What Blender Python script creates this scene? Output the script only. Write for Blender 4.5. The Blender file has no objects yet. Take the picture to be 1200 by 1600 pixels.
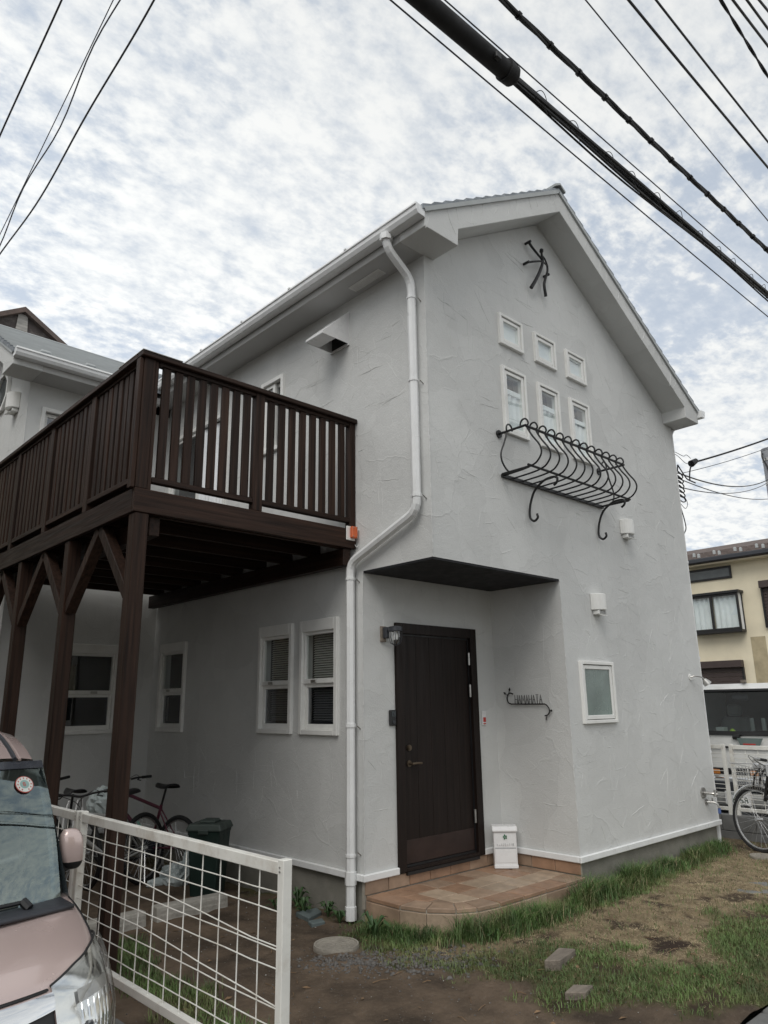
import bpy, bmesh, math, random
import numpy as np
from mathutils import Vector, Matrix
rnd = random.Random(7)
R = math.radians
SC = bpy.context.scene
C = SC.collection
GZ = -0.20                                   # yard level

# ------------------------------------------------------------------ camera
cam_d = bpy.data.cameras.new('camera')
cam = bpy.data.objects.new('camera', cam_d); C.objects.link(cam)
YAW, PIT, ROL = 0.75430, 0.25758, -0.01384
_f = Vector((math.sin(YAW)*math.cos(PIT), math.cos(YAW)*math.cos(PIT), math.sin(PIT)))
_r = Vector((math.cos(YAW), -math.sin(YAW), 0)); _u = _r.cross(_f)
_r2 = _r*math.cos(ROL) + _u*math.sin(ROL); _u2 = -_r*math.sin(ROL) + _u*math.cos(ROL)
cam.matrix_world = Matrix(((_r2.x, _u2.x, -_f.x, -4.3139), (_r2.y, _u2.y, -_f.y, -4.0117), (_r2.z, _u2.z, -_f.z, 1.5022), (0, 0, 0, 1)))
cam_d.sensor_fit = 'VERTICAL'; cam_d.sensor_height = 32.0; cam_d.sensor_width = 24.0
cam_d.lens = 1140.04/1600*32.0
cam_d.clip_start = 0.05; cam_d.clip_end = 2000
SC.camera = cam

# ------------------------------------------------------------------ light
SUN_AZ, SUN_EL = -118.0, 50.0                 # azimuth from +Y towards +X
SKY_STRENGTH = 0.10
w = bpy.data.worlds.new('World'); SC.world = w; w.use_nodes = True
nt = w.node_tree; N = nt.nodes; Lk = nt.links; N.clear()
def wn(t, **k):
    n = N.new(t)
    for a, b in k.items(): setattr(n, a, b)
    return n
def wmath(op, a, b=None, c=None):
    n = wn('ShaderNodeMath', operation=op)
    for i, v in enumerate((a, b, c)):
        if v is None: continue
        if isinstance(v, (int, float)): n.inputs[i].default_value = v
        else: Lk.new(v, n.inputs[i])
    return n.outputs[0]
def wmix(f, a, b):
    n = wn('ShaderNodeMix', data_type='RGBA')
    if isinstance(f, (int, float)): n.inputs[0].default_value = f
    else: Lk.new(f, n.inputs[0])
    for i, v in ((6, a), (7, b)):
        if isinstance(v, tuple): n.inputs[i].default_value = (*v, 1)
        else: Lk.new(v, n.inputs[i])
    return n.outputs[2]
def wnoise(vec, scale, detail, rough=.5, dist=0.0):
    n = wn('ShaderNodeTexNoise'); n.inputs['Scale'].default_value = scale; n.inputs['Detail'].default_value = detail
    n.inputs['Roughness'].default_value = rough; n.inputs['Distortion'].default_value = dist
    Lk.new(vec, n.inputs['Vector']); return n.outputs[0]
def wramp(v, lo, hi):
    n = wn('ShaderNodeMapRange', interpolation_type='SMOOTHSTEP'); Lk.new(v, n.inputs[0])
    n.inputs[1].default_value = lo; n.inputs[2].default_value = hi; return n.outputs[0]
sky = wn('ShaderNodeTexSky', sky_type='NISHITA', sun_disc=False)
sky.sun_elevation = R(SUN_EL); sky.sun_rotation = R(SUN_AZ); sky.air_density = 1.0; sky.dust_density = 1.5
tc = wn('ShaderNodeTexCoord'); sp = wn('ShaderNodeSeparateXYZ'); Lk.new(tc.outputs['Generated'], sp.inputs[0])
zz = wmath('ADD', wmath('MAXIMUM', sp.outputs[2], 0.0), 0.16)
cb = wn('ShaderNodeCombineXYZ')
Lk.new(wmath('DIVIDE', sp.outputs[0], zz), cb.inputs[0]); Lk.new(wmath('DIVIDE', sp.outputs[1], zz), cb.inputs[1])
mp = wn('ShaderNodeMapping'); mp.inputs['Rotation'].default_value = (0, 0, R(28)); mp.inputs['Scale'].default_value = (1.0, 1.25, 1.0); Lk.new(cb.outputs[0], mp.inputs[0])
big = wnoise(mp.outputs[0], 1.3, 3, .5, .2)
mid = wnoise(mp.outputs[0], 15.0, 5, .55, .12)
fine = wnoise(mp.outputs[0], 42.0, 5, .62, .1)
amp = wmath('MULTIPLY_ADD', wnoise(mp.outputs[0], 2.3, 2, .5, 0), 2.0, .25)
mp2 = wn('ShaderNodeMapping'); mp2.inputs['Rotation'].default_value = (0, 0, R(-35)); mp2.inputs['Scale'].default_value = (1.0, 3.0, 1.0); Lk.new(cb.outputs[0], mp2.inputs[0])
rip = wnoise(mp2.outputs[0], 8.5, 4, .55, .15)
puff = wmath('ADD', wmath('MULTIPLY', mid, .62), wmath('MULTIPLY', fine, .38))
puff = wmath('ADD', wmath('MULTIPLY', puff, .72), wmath('MULTIPLY', rip, .28))
lit = wramp(wmath('ADD', wmath('MULTIPLY', wmath('MULTIPLY_ADD', wmath('SUBTRACT', puff, .5), amp, .5), .80), wmath('MULTIPLY', big, .24)), .38, .64)
low = wmath('POWER', wmath('SUBTRACT', 1.0, wmath('MAXIMUM', sp.outputs[2], 0.0)), 3.0)
lit = wmath('MINIMUM', wmath('ADD', lit, wmath('MULTIPLY', low, .5)), 1.0)
gd = wn('ShaderNodeVectorMath', operation='DOT_PRODUCT'); Lk.new(tc.outputs['Generated'], gd.inputs[0]); gd.inputs[1].default_value = (-.10, .91, .40)
glow = wmath('POWER', wmath('MAXIMUM', gd.outputs['Value'], 0.0), 3.0)          # thinner cloud where the light comes through
tone = wmath('ADD', wmath('MULTIPLY_ADD', wmath('POWER', wmath('MAXIMUM', sp.outputs[2], 0.0), 2.0), -.25, .99), wmath('MULTIPLY', glow, .17))
cloud = wmix(lit, (5.5, 5.95, 6.5), (8.1, 8.2, 8.12))
cover = wramp(wmath('ADD', wmath('MULTIPLY', puff, .55), wmath('MULTIPLY', big, .75)), .40, .66)
cover = wmath('MAXIMUM', cover, .6)
blue = wmix(.65, sky.outputs[0], (4.0, 5.0, 6.5))
tv = wn('ShaderNodeVectorMath', operation='SCALE'); Lk.new(wmix(cover, blue, cloud), tv.inputs[0]); Lk.new(tone, tv.inputs[3]); col = tv.outputs[0]
bg = wn('ShaderNodeBackground'); bg.inputs[1].default_value = SKY_STRENGTH; Lk.new(col, bg.inputs[0])
out = wn('ShaderNodeOutputWorld'); Lk.new(bg.outputs[0], out.inputs[0])

sun_d = bpy.data.lights.new('sun', 'SUN'); sun_d.energy = 1.3; sun_d.angle = R(38); sun_d.color = (1, .965, .91)
sun = bpy.data.objects.new('sun', sun_d); C.objects.link(sun)
sd = Vector((math.sin(R(SUN_AZ))*math.cos(R(SUN_EL)), math.cos(R(SUN_AZ))*math.cos(R(SUN_EL)), math.sin(R(SUN_EL))))
sun.rotation_euler = sd.to_track_quat('Z', 'Y').to_euler(); sun.location = (-6, -2, 12)

SC.view_settings.view_transform = 'Standard'; SC.view_settings.look = 'None'
SC.view_settings.gamma = 1.0; SC.view_settings.use_curve_mapping = False
SC.view_settings.exposure = 0.28
SC.render.engine = 'CYCLES'
SC.cycles.max_bounces = 8; SC.cycles.transparent_max_bounces = 16

# ------------------------------------------------------------------ materials
def mat_base(name):
    m = bpy.data.materials.new(name); m.use_nodes = True
    n = m.node_tree.nodes; n.clear()
    o = n.new('ShaderNodeOutputMaterial'); b = n.new('ShaderNodeBsdfPrincipled')
    m.node_tree.links.new(b.outputs[0], o.inputs[0])
    return m, m.node_tree, b
def tnoise(t, vec, scale, detail=4, rough=.55):
    n = t.nodes.new('ShaderNodeTexNoise'); n.inputs['Scale'].default_value = scale
    n.inputs['Detail'].default_value = detail; n.inputs['Roughness'].default_value = rough
    if vec is not None: t.links.new(vec, n.inputs['Vector'])
    return n.outputs[0]
def tmix(t, f, a, b, mode='MIX'):
    n = t.nodes.new('ShaderNodeMix'); n.data_type = 'RGBA'; n.blend_type = mode
    if isinstance(f, (int, float)): n.inputs[0].default_value = f
    else: t.links.new(f, n.inputs[0])
    for i, v in ((6, a), (7, b)):
        if isinstance(v, tuple): n.inputs[i].default_value = (*v[:3], 1)
        else: t.links.new(v, n.inputs[i])
    return n.outputs[2]
def tmap(t, v, lo, hi, a=0., b=1.):
    n = t.nodes.new('ShaderNodeMapRange'); t.links.new(v, n.inputs[0])
    for i, x in enumerate((lo, hi, a, b)): n.inputs[1+i].default_value = x
    return n.outputs[0]
def tcoord(t, kind='Object', scale=None):
    n = t.nodes.new('ShaderNodeTexCoord'); o = n.outputs[kind]
    if scale:
        m = t.nodes.new('ShaderNodeMapping'); m.inputs['Scale'].default_value = scale; t.links.new(o, m.inputs[0]); o = m.outputs[0]
    return o
def tbump(t, b, h, strength, dist):
    n = t.nodes.new('ShaderNodeBump'); n.inputs['Strength'].default_value = strength; n.inputs['Distance'].default_value = dist
    t.links.new(h, n.inputs['Height']); t.links.new(n.outputs[0], b.inputs['Normal'])
def trand(t):
    return t.nodes.new('ShaderNodeObjectInfo').outputs['Random']
def M(name, col, rough=.6, metal=0., var=.12, scale=5., bump=0., bscale=60., stretch=None, orand=0., coat=0., spec=None, dirt=None, rvar=.1):
    """plain painted / natural surface: tonal noise, roughness noise, fine relief, a tone of its own per object"""
    m, t, b = mat_base(name); v = tcoord(t, 'Object', stretch)
    n1 = tnoise(t, v, scale, 6)
    f = tmap(t, n1, .3, .7)
    lo = tuple(c*(1-var) for c in col); hi = tuple(min(1, c*(1+var)) for c in col)
    c = tmix(t, f, lo, hi)
    if dirt:
        dc, amt = dirt
        c = tmix(t, tmap(t, tnoise(t, v, scale*.45, 7, .7), .5, .72, 0, amt), c, dc)
    if orand:
        h = t.nodes.new('ShaderNodeHueSaturation'); t.links.new(c, h.inputs['Color'])
        t.links.new(tmap(t, trand(t), 0, 1, 1-orand, 1+orand), h.inputs['Value']); c = h.outputs[0]
    t.links.new(c, b.inputs['Base Color'])
    t.links.new(tmap(t, tnoise(t, v, scale*2.2, 4), .3, .7, max(.02, rough-rvar), min(1, rough+rvar)), b.inputs['Roughness'])
    b.inputs['Metallic'].default_value = metal
    if coat: b.inputs['Coat Weight'].default_value = coat; b.inputs['Coat Roughness'].default_value = .04
    if spec is not None: b.inputs['Specular IOR Level'].default_value = spec
    if bump: tbump(t, b, tnoise(t, v, bscale, 5, .6), bump, .01)
    return m
def stucco(name, col):
    """painted stucco: overlapping trowel patches with raised edges, fine sand grain, faint rain streaks"""
    m, t, b = mat_base(name); v = tcoord(t, 'Object')
    def math_(op, x, y, z=None):
        n = t.nodes.new('ShaderNodeMath'); n.operation = op
        for i, q in enumerate((x, y, z)):
            if q is None: continue
            if isinstance(q, (int, float)): n.inputs[i].default_value = q
            else: t.links.new(q, n.inputs[i])
        return n.outputs[0]
    def patches(scale, seed, stretch):
        mp_ = t.nodes.new('ShaderNodeMapping'); mp_.inputs['Location'].default_value = (seed, seed*1.7, seed*.6); mp_.inputs['Rotation'].default_value = (.35, .35, .2*seed); mp_.inputs['Scale'].default_value = stretch
        nz = t.nodes.new('ShaderNodeTexNoise'); nz.inputs['Scale'].default_value = 2.4; nz.inputs['Detail'].default_value = 3; t.links.new(v, nz.inputs['Vector'])
        wv_ = t.nodes.new('ShaderNodeVectorMath'); wv_.operation = 'MULTIPLY_ADD'; wv_.inputs[1].default_value = (.35, .35, .35); t.links.new(nz.outputs['Color'], wv_.inputs[0]); t.links.new(v, wv_.inputs[2]); t.links.new(wv_.outputs[0], mp_.inputs[0])
        out_ = []
        for f in ('F1', 'DISTANCE_TO_EDGE'):
            vo = t.nodes.new('ShaderNodeTexVoronoi'); vo.feature = f; vo.inputs['Scale'].default_value = scale; t.links.new(mp_.outputs[0], vo.inputs['Vector']); out_.append(vo)
        cell = t.nodes.new('ShaderNodeSeparateColor'); t.links.new(out_[0].outputs['Color'], cell.inputs[0])
        return cell.outputs[0], out_[1].outputs['Distance']
    c1, e1 = patches(1.55, 1.3, (1, 1, .8)); c2, e2 = patches(2.5, 4.1, (1, 1, 1.2))
    gate = tmap(t, tnoise(t, v, 1.7, 2), .46, .56)                       # edges come and go
    gate2 = tmap(t, tnoise(t, v, 2.6, 2), .50, .60)
    rid = math_('MULTIPLY', tmap(t, e1, 0, .016, 1, 0), gate); rid2 = math_('MULTIPLY', tmap(t, e2, 0, .020, 1, 0), gate2)
    h = math_('MULTIPLY_ADD', c1, .45, math_('MULTIPLY', c2, .40))
    h = math_('MULTIPLY_ADD', rid, .17, h); h = math_('MULTIPLY_ADD', rid2, .14, h)
    h = math_('MULTIPLY_ADD', tnoise(t, v, 6, 5, .6), .75, h); h = math_('MULTIPLY_ADD', tnoise(t, v, 70, 5, .7), .42, h)
    tone = math_('MULTIPLY', tmap(t, c1, 0, 1, .955, 1.03), tmap(t, c2, 0, 1, .97, 1.025))
    tone = math_('MULTIPLY', tone, tmap(t, tnoise(t, v, 1.3, 6, .6), .3, .7, .95, 1.04))
    streak = tmap(t, tnoise(t, tcoord(t, 'Object', (1, 1, .10)), 4.5, 6, .7), .56, .80, 0, .20)
    base = tmix(t, streak, col, tuple(x*.70 for x in col))
    g = t.nodes.new('ShaderNodeHueSaturation'); t.links.new(base, g.inputs['Color']); t.links.new(tone, g.inputs['Value'])
    t.links.new(g.outputs[0], b.inputs['Base Color']); b.inputs['Roughness'].default_value = .86; b.inputs['Specular IOR Level'].default_value = .25
    tbump(t, b, h, .62, .013)
    return m
def glass(name, tint=(.92, .96, .95), refl=1.0, rough=0.0, ior=1.62):
    m = bpy.data.materials.new(name); m.use_nodes = True; t = m.node_tree; t.nodes.clear()
    o = t.nodes.new('ShaderNodeOutputMaterial'); mx = t.nodes.new('ShaderNodeMixShader')
    tr = t.nodes.new('ShaderNodeBsdfTransparent'); gl = t.nodes.new('ShaderNodeBsdfGlossy'); fr = t.nodes.new('ShaderNodeLayerWeight'); fr.inputs[0].default_value = .5; pw = t.nodes.new('ShaderNodeMath'); pw.operation = 'POWER'; pw.inputs[1].default_value = 4.5; ma = t.nodes.new('ShaderNodeMath'); ma.operation = 'MULTIPLY_ADD'; f0 = min(.6, 2*((ior-1)/(ior+1))**2); ma.inputs[1].default_value = 1-f0; ma.inputs[2].default_value = f0; t.links.new(fr.outputs['Facing'], pw.inputs[0]); t.links.new(pw.outputs[0], ma.inputs[0])
    tr.inputs[0].default_value = (*tint, 1); gl.inputs[0].default_value = ((refl,)*3 if isinstance(refl, (int, float)) else refl) + (1,); gl.inputs[1].default_value = rough
    g = t.nodes.new('ShaderNodeNewGeometry'); bp = t.nodes.new('ShaderNodeBump'); bp.inputs['Strength'].default_value = .03; bp.inputs['Distance'].default_value = .02
    t.links.new(tnoise(t, tcoord(t, 'Object'), 2.2, 2), bp.inputs['Height']); t.links.new(bp.outputs[0], gl.inputs['Normal'])
    t.links.new(ma.outputs[0], mx.inputs[0]); t.links.new(tr.outputs[0], mx.inputs[1]); t.links.new(gl.outputs[0], mx.inputs[2]); t.links.new(mx.outputs[0], o.inputs[0])
    return m
m_stucco = stucco('grey_stucco', (.64, .646, .634))
m_trim = M('white_trim', (.80, .80, .775), .45, var=.04, scale=7, dirt=((.55, .53, .48), .3), bump=.05)
m_pvc = M('white_pvc', (.82, .83, .83), .35, var=.04, scale=6, dirt=((.5, .49, .45), .3))
m_conc = M('foundation_concrete', (.23, .22, .19), .9, var=.2, scale=4, bump=.4, bscale=70, dirt=((.13, .13, .10), .6))
m_conc2 = M('pale_concrete', (.40, .38, .34), .9, var=.2, scale=9, bump=.6, bscale=55, dirt=((.17, .16, .14), .7))
m_wood_x = M('stained_wood_lengthwise_x', (.027, .0142, .0096), .55, spec=.22, var=.62, scale=15, stretch=(.09, 2.4, 2.4), orand=.25, bump=.25, bscale=30)
m_wood_y = M('stained_wood_lengthwise_y', (.027, .0142, .0096), .55, spec=.22, var=.62, scale=15, stretch=(2.4, .09, 2.4), orand=.25, bump=.25, bscale=30)
m_wood_z = M('stained_wood_upright', (.029, .0152, .0102), .55, spec=.22, var=.62, scale=15, stretch=(2.4, 2.4, .09), orand=.25, bump=.25, bscale=30)
m_pale_wood = M('peeled_grey_wood', (.42, .40, .37), .7, var=.3, scale=14, stretch=(.3, 2, 2), bump=.3)
m_door = M('dark_door_wood', (.0130, .0078, .0062), .5, spec=.25, var=.35, scale=10, stretch=(2.5, 2.5, .12), bump=.12, bscale=30)
m_kick = M('brown_kick_plate', (.036, .021, .018), .4, metal=.25, var=.25, scale=6, dirt=((.06, .04, .035), .5))
m_steel = M('brushed_steel', (.46, .45, .43), .35, metal=.9, var=.1)
m_bronze = M('aged_bronze', (.13, .10, .07), .4, metal=.7, var=.2)
m_iron = M('black_wrought_iron', (.012, .012, .013), .42, metal=.2, var=.25, scale=20, bump=.25, bscale=60)
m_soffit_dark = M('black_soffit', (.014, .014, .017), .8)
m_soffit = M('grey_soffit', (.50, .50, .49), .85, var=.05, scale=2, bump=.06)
m_roof = M('slate_grey_shingle', (.27, .295, .32), .8, var=.3, scale=9, bump=.35, bscale=80, dirt=((.09, .10, .11), .5))
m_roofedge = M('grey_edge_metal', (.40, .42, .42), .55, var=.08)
m_dark = M('dark_interior', (.018, .019, .021), .9)
m_curtain = M('white_curtain', (.82, .84, .86), .9, var=.06, scale=4)
m_blind = M('venetian_blind', (.52, .51, .48), .6, var=.05)
m_screen = M('dark_screen', (.015, .017, .024), .7)
m_glass = glass('window_glass', ior=1.7)
m_glass_d = glass('smoked_window_glass', (.45, .47, .5))
m_glass_t = glass('pale_teal_window_glass', (.78, .93, .93), 1)
m_dark_glass = M('dark_reflective_glass', (.05, .06, .065), .06, var=.1, spec=.8, rvar=.02)
m_frost = M('frosted_glass', (.17, .22, .20), .25, var=.25, scale=3, spec=.6)
m_ptile = [M('terracotta_tile_%s' % n, c, .55, var=.22, scale=7, bump=.12, bscale=25, dirt=((.16, .11, .08), .5), orand=.14)
           for n, c in (('brown', (.335, .235, .165)), ('sand', (.395, .30, .215)), ('red', (.32, .195, .125)))]
m_grout = M('tile_grout', (.36, .33, .28), .95, var=.15, scale=20, dirt=((.18, .16, .13), .6))
m_white = M('white_enamel', (.78, .78, .78), .3, var=.04, scale=5, dirt=((.6, .59, .56), .3))
m_black = M('black_plastic', (.012, .012, .013), .45)
m_rubber = M('black_rubber', (.016, .016, .017), .75, bump=.1)
m_fence = M('cream_fence_paint', (.76, .75, .70), .42, var=.06, scale=10, dirt=((.36, .29, .21), .6))
m_orange = M('orange_plastic', (.62, .13, .04), .4)
m_red = M('red_plastic', (.55, .05, .04), .4)
m_green = M('green_enamel', (.02, .16, .06), .4)
m_bin = M('dark_green_bin', (.010, .026, .021), .5, var=.2)
m_binlid = M('grey_green_bin_lid', (.05, .068, .06), .5, var=.2)
m_bag = M('white_plastic_bag', (.50, .56, .56), .35, var=.12, scale=8)
m_car = M('rose_car_paint', (.585, .462, .432), .26, metal=.3, var=.03, scale=2, coat=1.0, rvar=.03)
m_chrome = M('chrome', (.78, .79, .80), .08, metal=1.0, var=.02, rvar=.02)
m_refl = M('lamp_reflector', (.80, .80, .78), .11, metal=1.0, var=.04, scale=5, rvar=.03)
m_trimgrey = M('dark_grey_trim', (.035, .038, .046), .5, var=.1)
m_pillar = M('blue_black_pillar', (.022, .025, .034), .28, var=.1, coat=.5)
m_wind = glass('windscreen_glass', (.78, .90, .87), (.86, 1.0, .97), ior=1.95)
m_vanglass = glass('van_glass', (.55, .60, .60), ior=1.55)
m_headglass = glass('headlamp_lens', (.95, .96, .96))
m_seat = M('car_interior_cloth', (.24, .26, .25), .9, var=.2)
m_amber = M('amber_lens', (.55, .20, .04), .25)
m_vanwhite = M('van_white_paint', (.70, .70, .68), .35, var=.04, coat=.4, dirt=((.45, .43, .39), .4))
m_lime = M('lime_plastic', (.50, .75, .05), .5)
m_yellow = M('cream_render', (.80, .72, .54), .9, var=.08, scale=1.2, bump=.15, bscale=30, dirt=((.52, .44, .31), .35))
m_brroof = M('brown_roof_slate', (.11, .085, .075), .85, var=.35, scale=5, bump=.4, dirt=((.18, .12, .10), .5))
m_brown = M('brown_shutter', (.055, .038, .035), .55, var=.1)
m_weath = M('peeling_brown_board', (.085, .070, .066), .8, var=.35, scale=5, dirt=((.36, .34, .31), .6), bump=.4)
m_blockwall = M('grey_block_wall', (.17, .17, .165), .95, var=.2, scale=6, bump=.4)
m_asphalt = M('asphalt', (.055, .055, .055), .9, var=.25, scale=30, bump=.5, bscale=90)
m_cable = M('cable_black', (.010, .010, .011), .5)
m_wire = M('cable_grey', (.055, .06, .075), .5)
m_pole = M('grey_pole', (.27, .28, .30), .6, var=.1)
m_stone = M('gravel_stone', (.16, .15, .14), .9, var=.3, scale=20, orand=.3)
m_timber = M('weathered_timber', (.20, .17, .14), .9, var=.35, scale=12, stretch=(.3, 2.5, 2.5), bump=.5)
m_cover = M('worn_cover_concrete', (.30, .275, .235), .9, var=.25, scale=9, bump=.6, bscale=55, dirt=((.12, .11, .09), .75))
m_slate = M('slate_slab', (.12, .15, .15), .75, var=.2)
m_bikewhite = M('white_bike_paint', (.50, .50, .49), .35, coat=.4)
m_bikeplum = M('plum_bike_paint', (.10, .015, .035), .35, coat=.4)
m_mint = M('mint_lettering', (.25, .55, .45), .4)
m_alu = M('bike_aluminium', (.55, .55, .55), .3, metal=.9)
m_leaf = M('leaf_green', (.045, .095, .03), .55, var=.3)
m_grass = M('grass_blade', (.080, .150, .040), .6, var=.6, scale=6, dirt=((.26, .23, .10), .6))
m_lawn = M('lawn_blade', (.105, .165, .048), .65, var=.5, scale=2.5, dirt=((.28, .23, .11), .7))
m_straw = M('dry_straw', (.40, .32, .20), .85, var=.4, scale=4)
m_sticker = M('sticker_white', (.62, .66, .62), .5)
m_sticker_r = M('sticker_red', (.45, .09, .07), .5)
m_ink = M('plate_green_ink', (.02, .06, .035), .5)

# ------------------------------------------------------------------ mesh helpers
ORG = [Vector((0, 0, 0))]
class MB:
    def __init__(s): s.v = []; s.f = []
    def add(s, vs, fs):
        k = len(s.v); s.v += [tuple(p) for p in vs]; s.f += [tuple(i+k for i in f) for f in fs]; return s
    def box(s, x0, x1, y0, y1, z0, z1):
        x0, x1 = min(x0, x1), max(x0, x1); y0, y1 = min(y0, y1), max(y0, y1); z0, z1 = min(z0, z1), max(z0, z1)
        return s.add([(x0, y0, z0), (x1, y0, z0), (x1, y1, z0), (x0, y1, z0), (x0, y0, z1), (x1, y0, z1), (x1, y1, z1), (x0, y1, z1)],
                     [(0, 3, 2, 1), (4, 5, 6, 7), (0, 1, 5, 4), (1, 2, 6, 5), (2, 3, 7, 6), (3, 0, 4, 7)])
    def fbox(s, F, u0, u1, n0, n1, z0, z1):
        P = [F(u0, n0, z0), F(u1, n1, z1)]
        return s.box(P[0][0], P[1][0], P[0][1], P[1][1], P[0][2], P[1][2])
    def beam(s, a, b, w, h, up=(0, 0, 1)):
        a = Vector(a); b = Vector(b); d = (b-a).normalized(); up = Vector(up)
        if abs(d.dot(up)) > .98: up = Vector((0, 1, 0))
        x = d.cross(up).normalized(); y = x.cross(d).normalized()
        vs = []
        for p in (a, b):
            for i, j in ((-1, -1), (1, -1), (1, 1), (-1, 1)): vs.append(p + x*w*.5*i + y*h*.5*j)
        return s.add(vs, [(0, 1, 2, 3), (7, 6, 5, 4), (0, 4, 5, 1), (1, 5, 6, 2), (2, 6, 7, 3), (3, 7, 4, 0)])
    def tube(s, pts, r, n=8, cap=True, closed=False):
        pts = [Vector(p) for p in pts]; rs = r if isinstance(r, (list, tuple)) else [r]*len(pts)
        k = len(s.v); m = len(pts); prev = None
        for i, p in enumerate(pts):
            if closed: d = pts[(i+1) % m] - pts[i-1]
            else: d = pts[min(i+1, m-1)] - pts[max(i-1, 0)]
            d = d.normalized() if d.length > 1e-9 else Vector((0, 0, 1))
            if prev is None:
                a = Vector((0, 0, 1)) if abs(d.z) < .9 else Vector((1, 0, 0)); x = d.cross(a).normalized()
            else: x = (prev - d*prev.dot(d)).normalized()
            prev = x; y = d.cross(x)
            for j in range(n):
                t = 2*math.pi*j/n; s.v.append(tuple(p + (x*math.cos(t) + y*math.sin(t))*rs[i]))
        for i in range(m if closed else m-1):
            for j in range(n):
                a = k+i*n+j; b = k+i*n+(j+1) % n; c = k+((i+1) % m)*n+(j+1) % n; d = k+((i+1) % m)*n+j
                s.f.append((a, b, c, d))
        if cap and not closed:
            s.f.append(tuple(k+j for j in reversed(range(n)))); s.f.append(tuple(k+(m-1)*n+j for j in range(n)))
        return s
    def prism(s, poly, f0, f1):
        """poly: 2-D points; f0/f1 map (a,b) to 3-D for the two end faces"""
        n = len(poly); k = len(s.v); s.v += [tuple(f0(*p)) for p in poly] + [tuple(f1(*p)) for p in poly]
        s.f.append(tuple(k+i for i in range(n))); s.f.append(tuple(k+n+i for i in reversed(range(n))))
        for i in range(n): j = (i+1) % n; s.f.append((k+j, k+i, k+n+i, k+n+j))
        return s
    def grid(s, fn, nu, nv, skip=None):
        k = len(s.v)
        for i in range(nu+1):
            for j in range(nv+1): s.v.append(tuple(fn(i/nu, j/nv)))
        for i in range(nu):
            for j in range(nv):
                if skip and skip(i, j): continue
                a = k+i*(nv+1)+j; s.f.append((a, a+nv+1, a+nv+2, a+1))
        return s
    def lathe(s, prof, n=20, c=(0, 0, 0)):
        k = len(s.v)
        for r, z in prof:
            for j in range(n): t = 2*math.pi*j/n; s.v.append((c[0]+r*math.cos(t), c[1]+r*math.sin(t), c[2]+z))
        for i in range(len(prof)-1):
            for j in range(n): s.f.append((k+i*n+j, k+i*n+(j+1) % n, k+(i+1)*n+(j+1) % n, k+(i+1)*n+j))
        s.f.append(tuple(k+j for j in reversed(range(n)))); s.f.append(tuple(k+(len(prof)-1)*n+j for j in range(n)))
        return s
    def build(s, name, mat, parent=None, bevel=0., smooth=False, kind=None, label=None, seg=1, fixn=True, solid=0.):
        o = ORG[0]
        me = bpy.data.meshes.new(name); me.from_pydata([(p[0]-o[0], p[1]-o[1], p[2]-o[2]) for p in s.v], [], s.f)
        if fixn:
            bm = bmesh.new(); bm.from_mesh(me); bmesh.ops.recalc_face_normals(bm, faces=bm.faces); bm.to_mesh(me); bm.free()
        me.materials.append(mat)
        ob = bpy.data.objects.new(name, me); C.objects.link(ob)
        if parent is not None: ob.parent = parent
        if smooth:
            me.polygons.foreach_set('use_smooth', [True]*len(me.polygons))
            md = ob.modifiers.new('weld', 'EDGE_SPLIT'); md.split_angle = R(42)
        if solid: md = ob.modifiers.new('solid', 'SOLIDIFY'); md.thickness = solid; md.offset = 0
        if bevel: md = ob.modifiers.new('bevel', 'BEVEL'); md.width = bevel; md.segments = seg; md.limit_method = 'ANGLE'; md.angle_limit = R(40)
        if kind: ob['kind'] = kind
        if label: ob['label'] = label
        return ob
def tag(o, label, cat, group=None, kind=None):
    o['label'] = label; o['category'] = cat
    if group: o['group'] = group
    if kind: o['kind'] = kind
    return o
def thing(name, label, cat, loc=(0, 0, 0), rz=0., group=None, local=False):
    """an Empty at the thing's base; world mode: parts are given in world coordinates"""
    o = bpy.data.objects.new(name, None); C.objects.link(o); o.empty_display_size = .1
    o.location = loc; o.rotation_euler = (0, 0, rz); tag(o, label, cat, group)
    ORG[0] = Vector((0, 0, 0)) if local else Vector(loc)
    return o
def solo(mb, name, mat, label, cat, group=None, loc=None, **k):
    """a thing that is one mesh"""
    ORG[0] = Vector(loc) if loc else Vector((0, 0, 0))
    o = mb.build(name, mat, None, **k); o.location = ORG[0]; tag(o, label, cat, group); ORG[0] = Vector((0, 0, 0))
    return o
def dup(o, off, parent=None, rot=None):
    c = o.copy(); C.objects.link(c); c.parent = parent if parent is not None else o.parent
    c.location = o.location + Vector(off)
    if rot is not None: c.rotation_euler = rot
    return c
def copy_tree(o, loc, rz, label, group=None):
    r = o.copy(); C.objects.link(r); r.location = loc; r.rotation_euler = (0, 0, rz); r['label'] = label
    if group: r['group'] = group
    for ch in list(o.children):
        c = ch.copy(); C.objects.link(c); c.parent = r
        for g in list(ch.children):
            d = g.copy(); C.objects.link(d); d.parent = c
    return r
def arc(c, r, a0, a1, n, plane='xz', off=0.):
    out = []
    for i in range(n+1):
        t = R(a0 + (a1-a0)*i/n); a, b = r*math.cos(t), r*math.sin(t)
        out.append({'xz': (c[0]+a, c[1], c[2]+b), 'yz': (c[0], c[1]+a, c[2]+b), 'xy': (c[0]+a, c[1]+b, c[2])}[plane])
    return out
def smooth_path(pts, n=6):
    P = [Vector(p) for p in pts]; P = [P[0]*2-P[1]] + P + [P[-1]*2-P[-2]]; out = []
    for i in range(1, len(P)-2):
        for k in range(n):
            t = k/n; a, b, c, d = P[i-1:i+3]
            out.append(.5*((2*b)+(c-a)*t+(2*a-5*b+4*c-d)*t*t+(3*b-a-3*c+d)*t**3))
    out.append(P[-2]); return out
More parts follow.
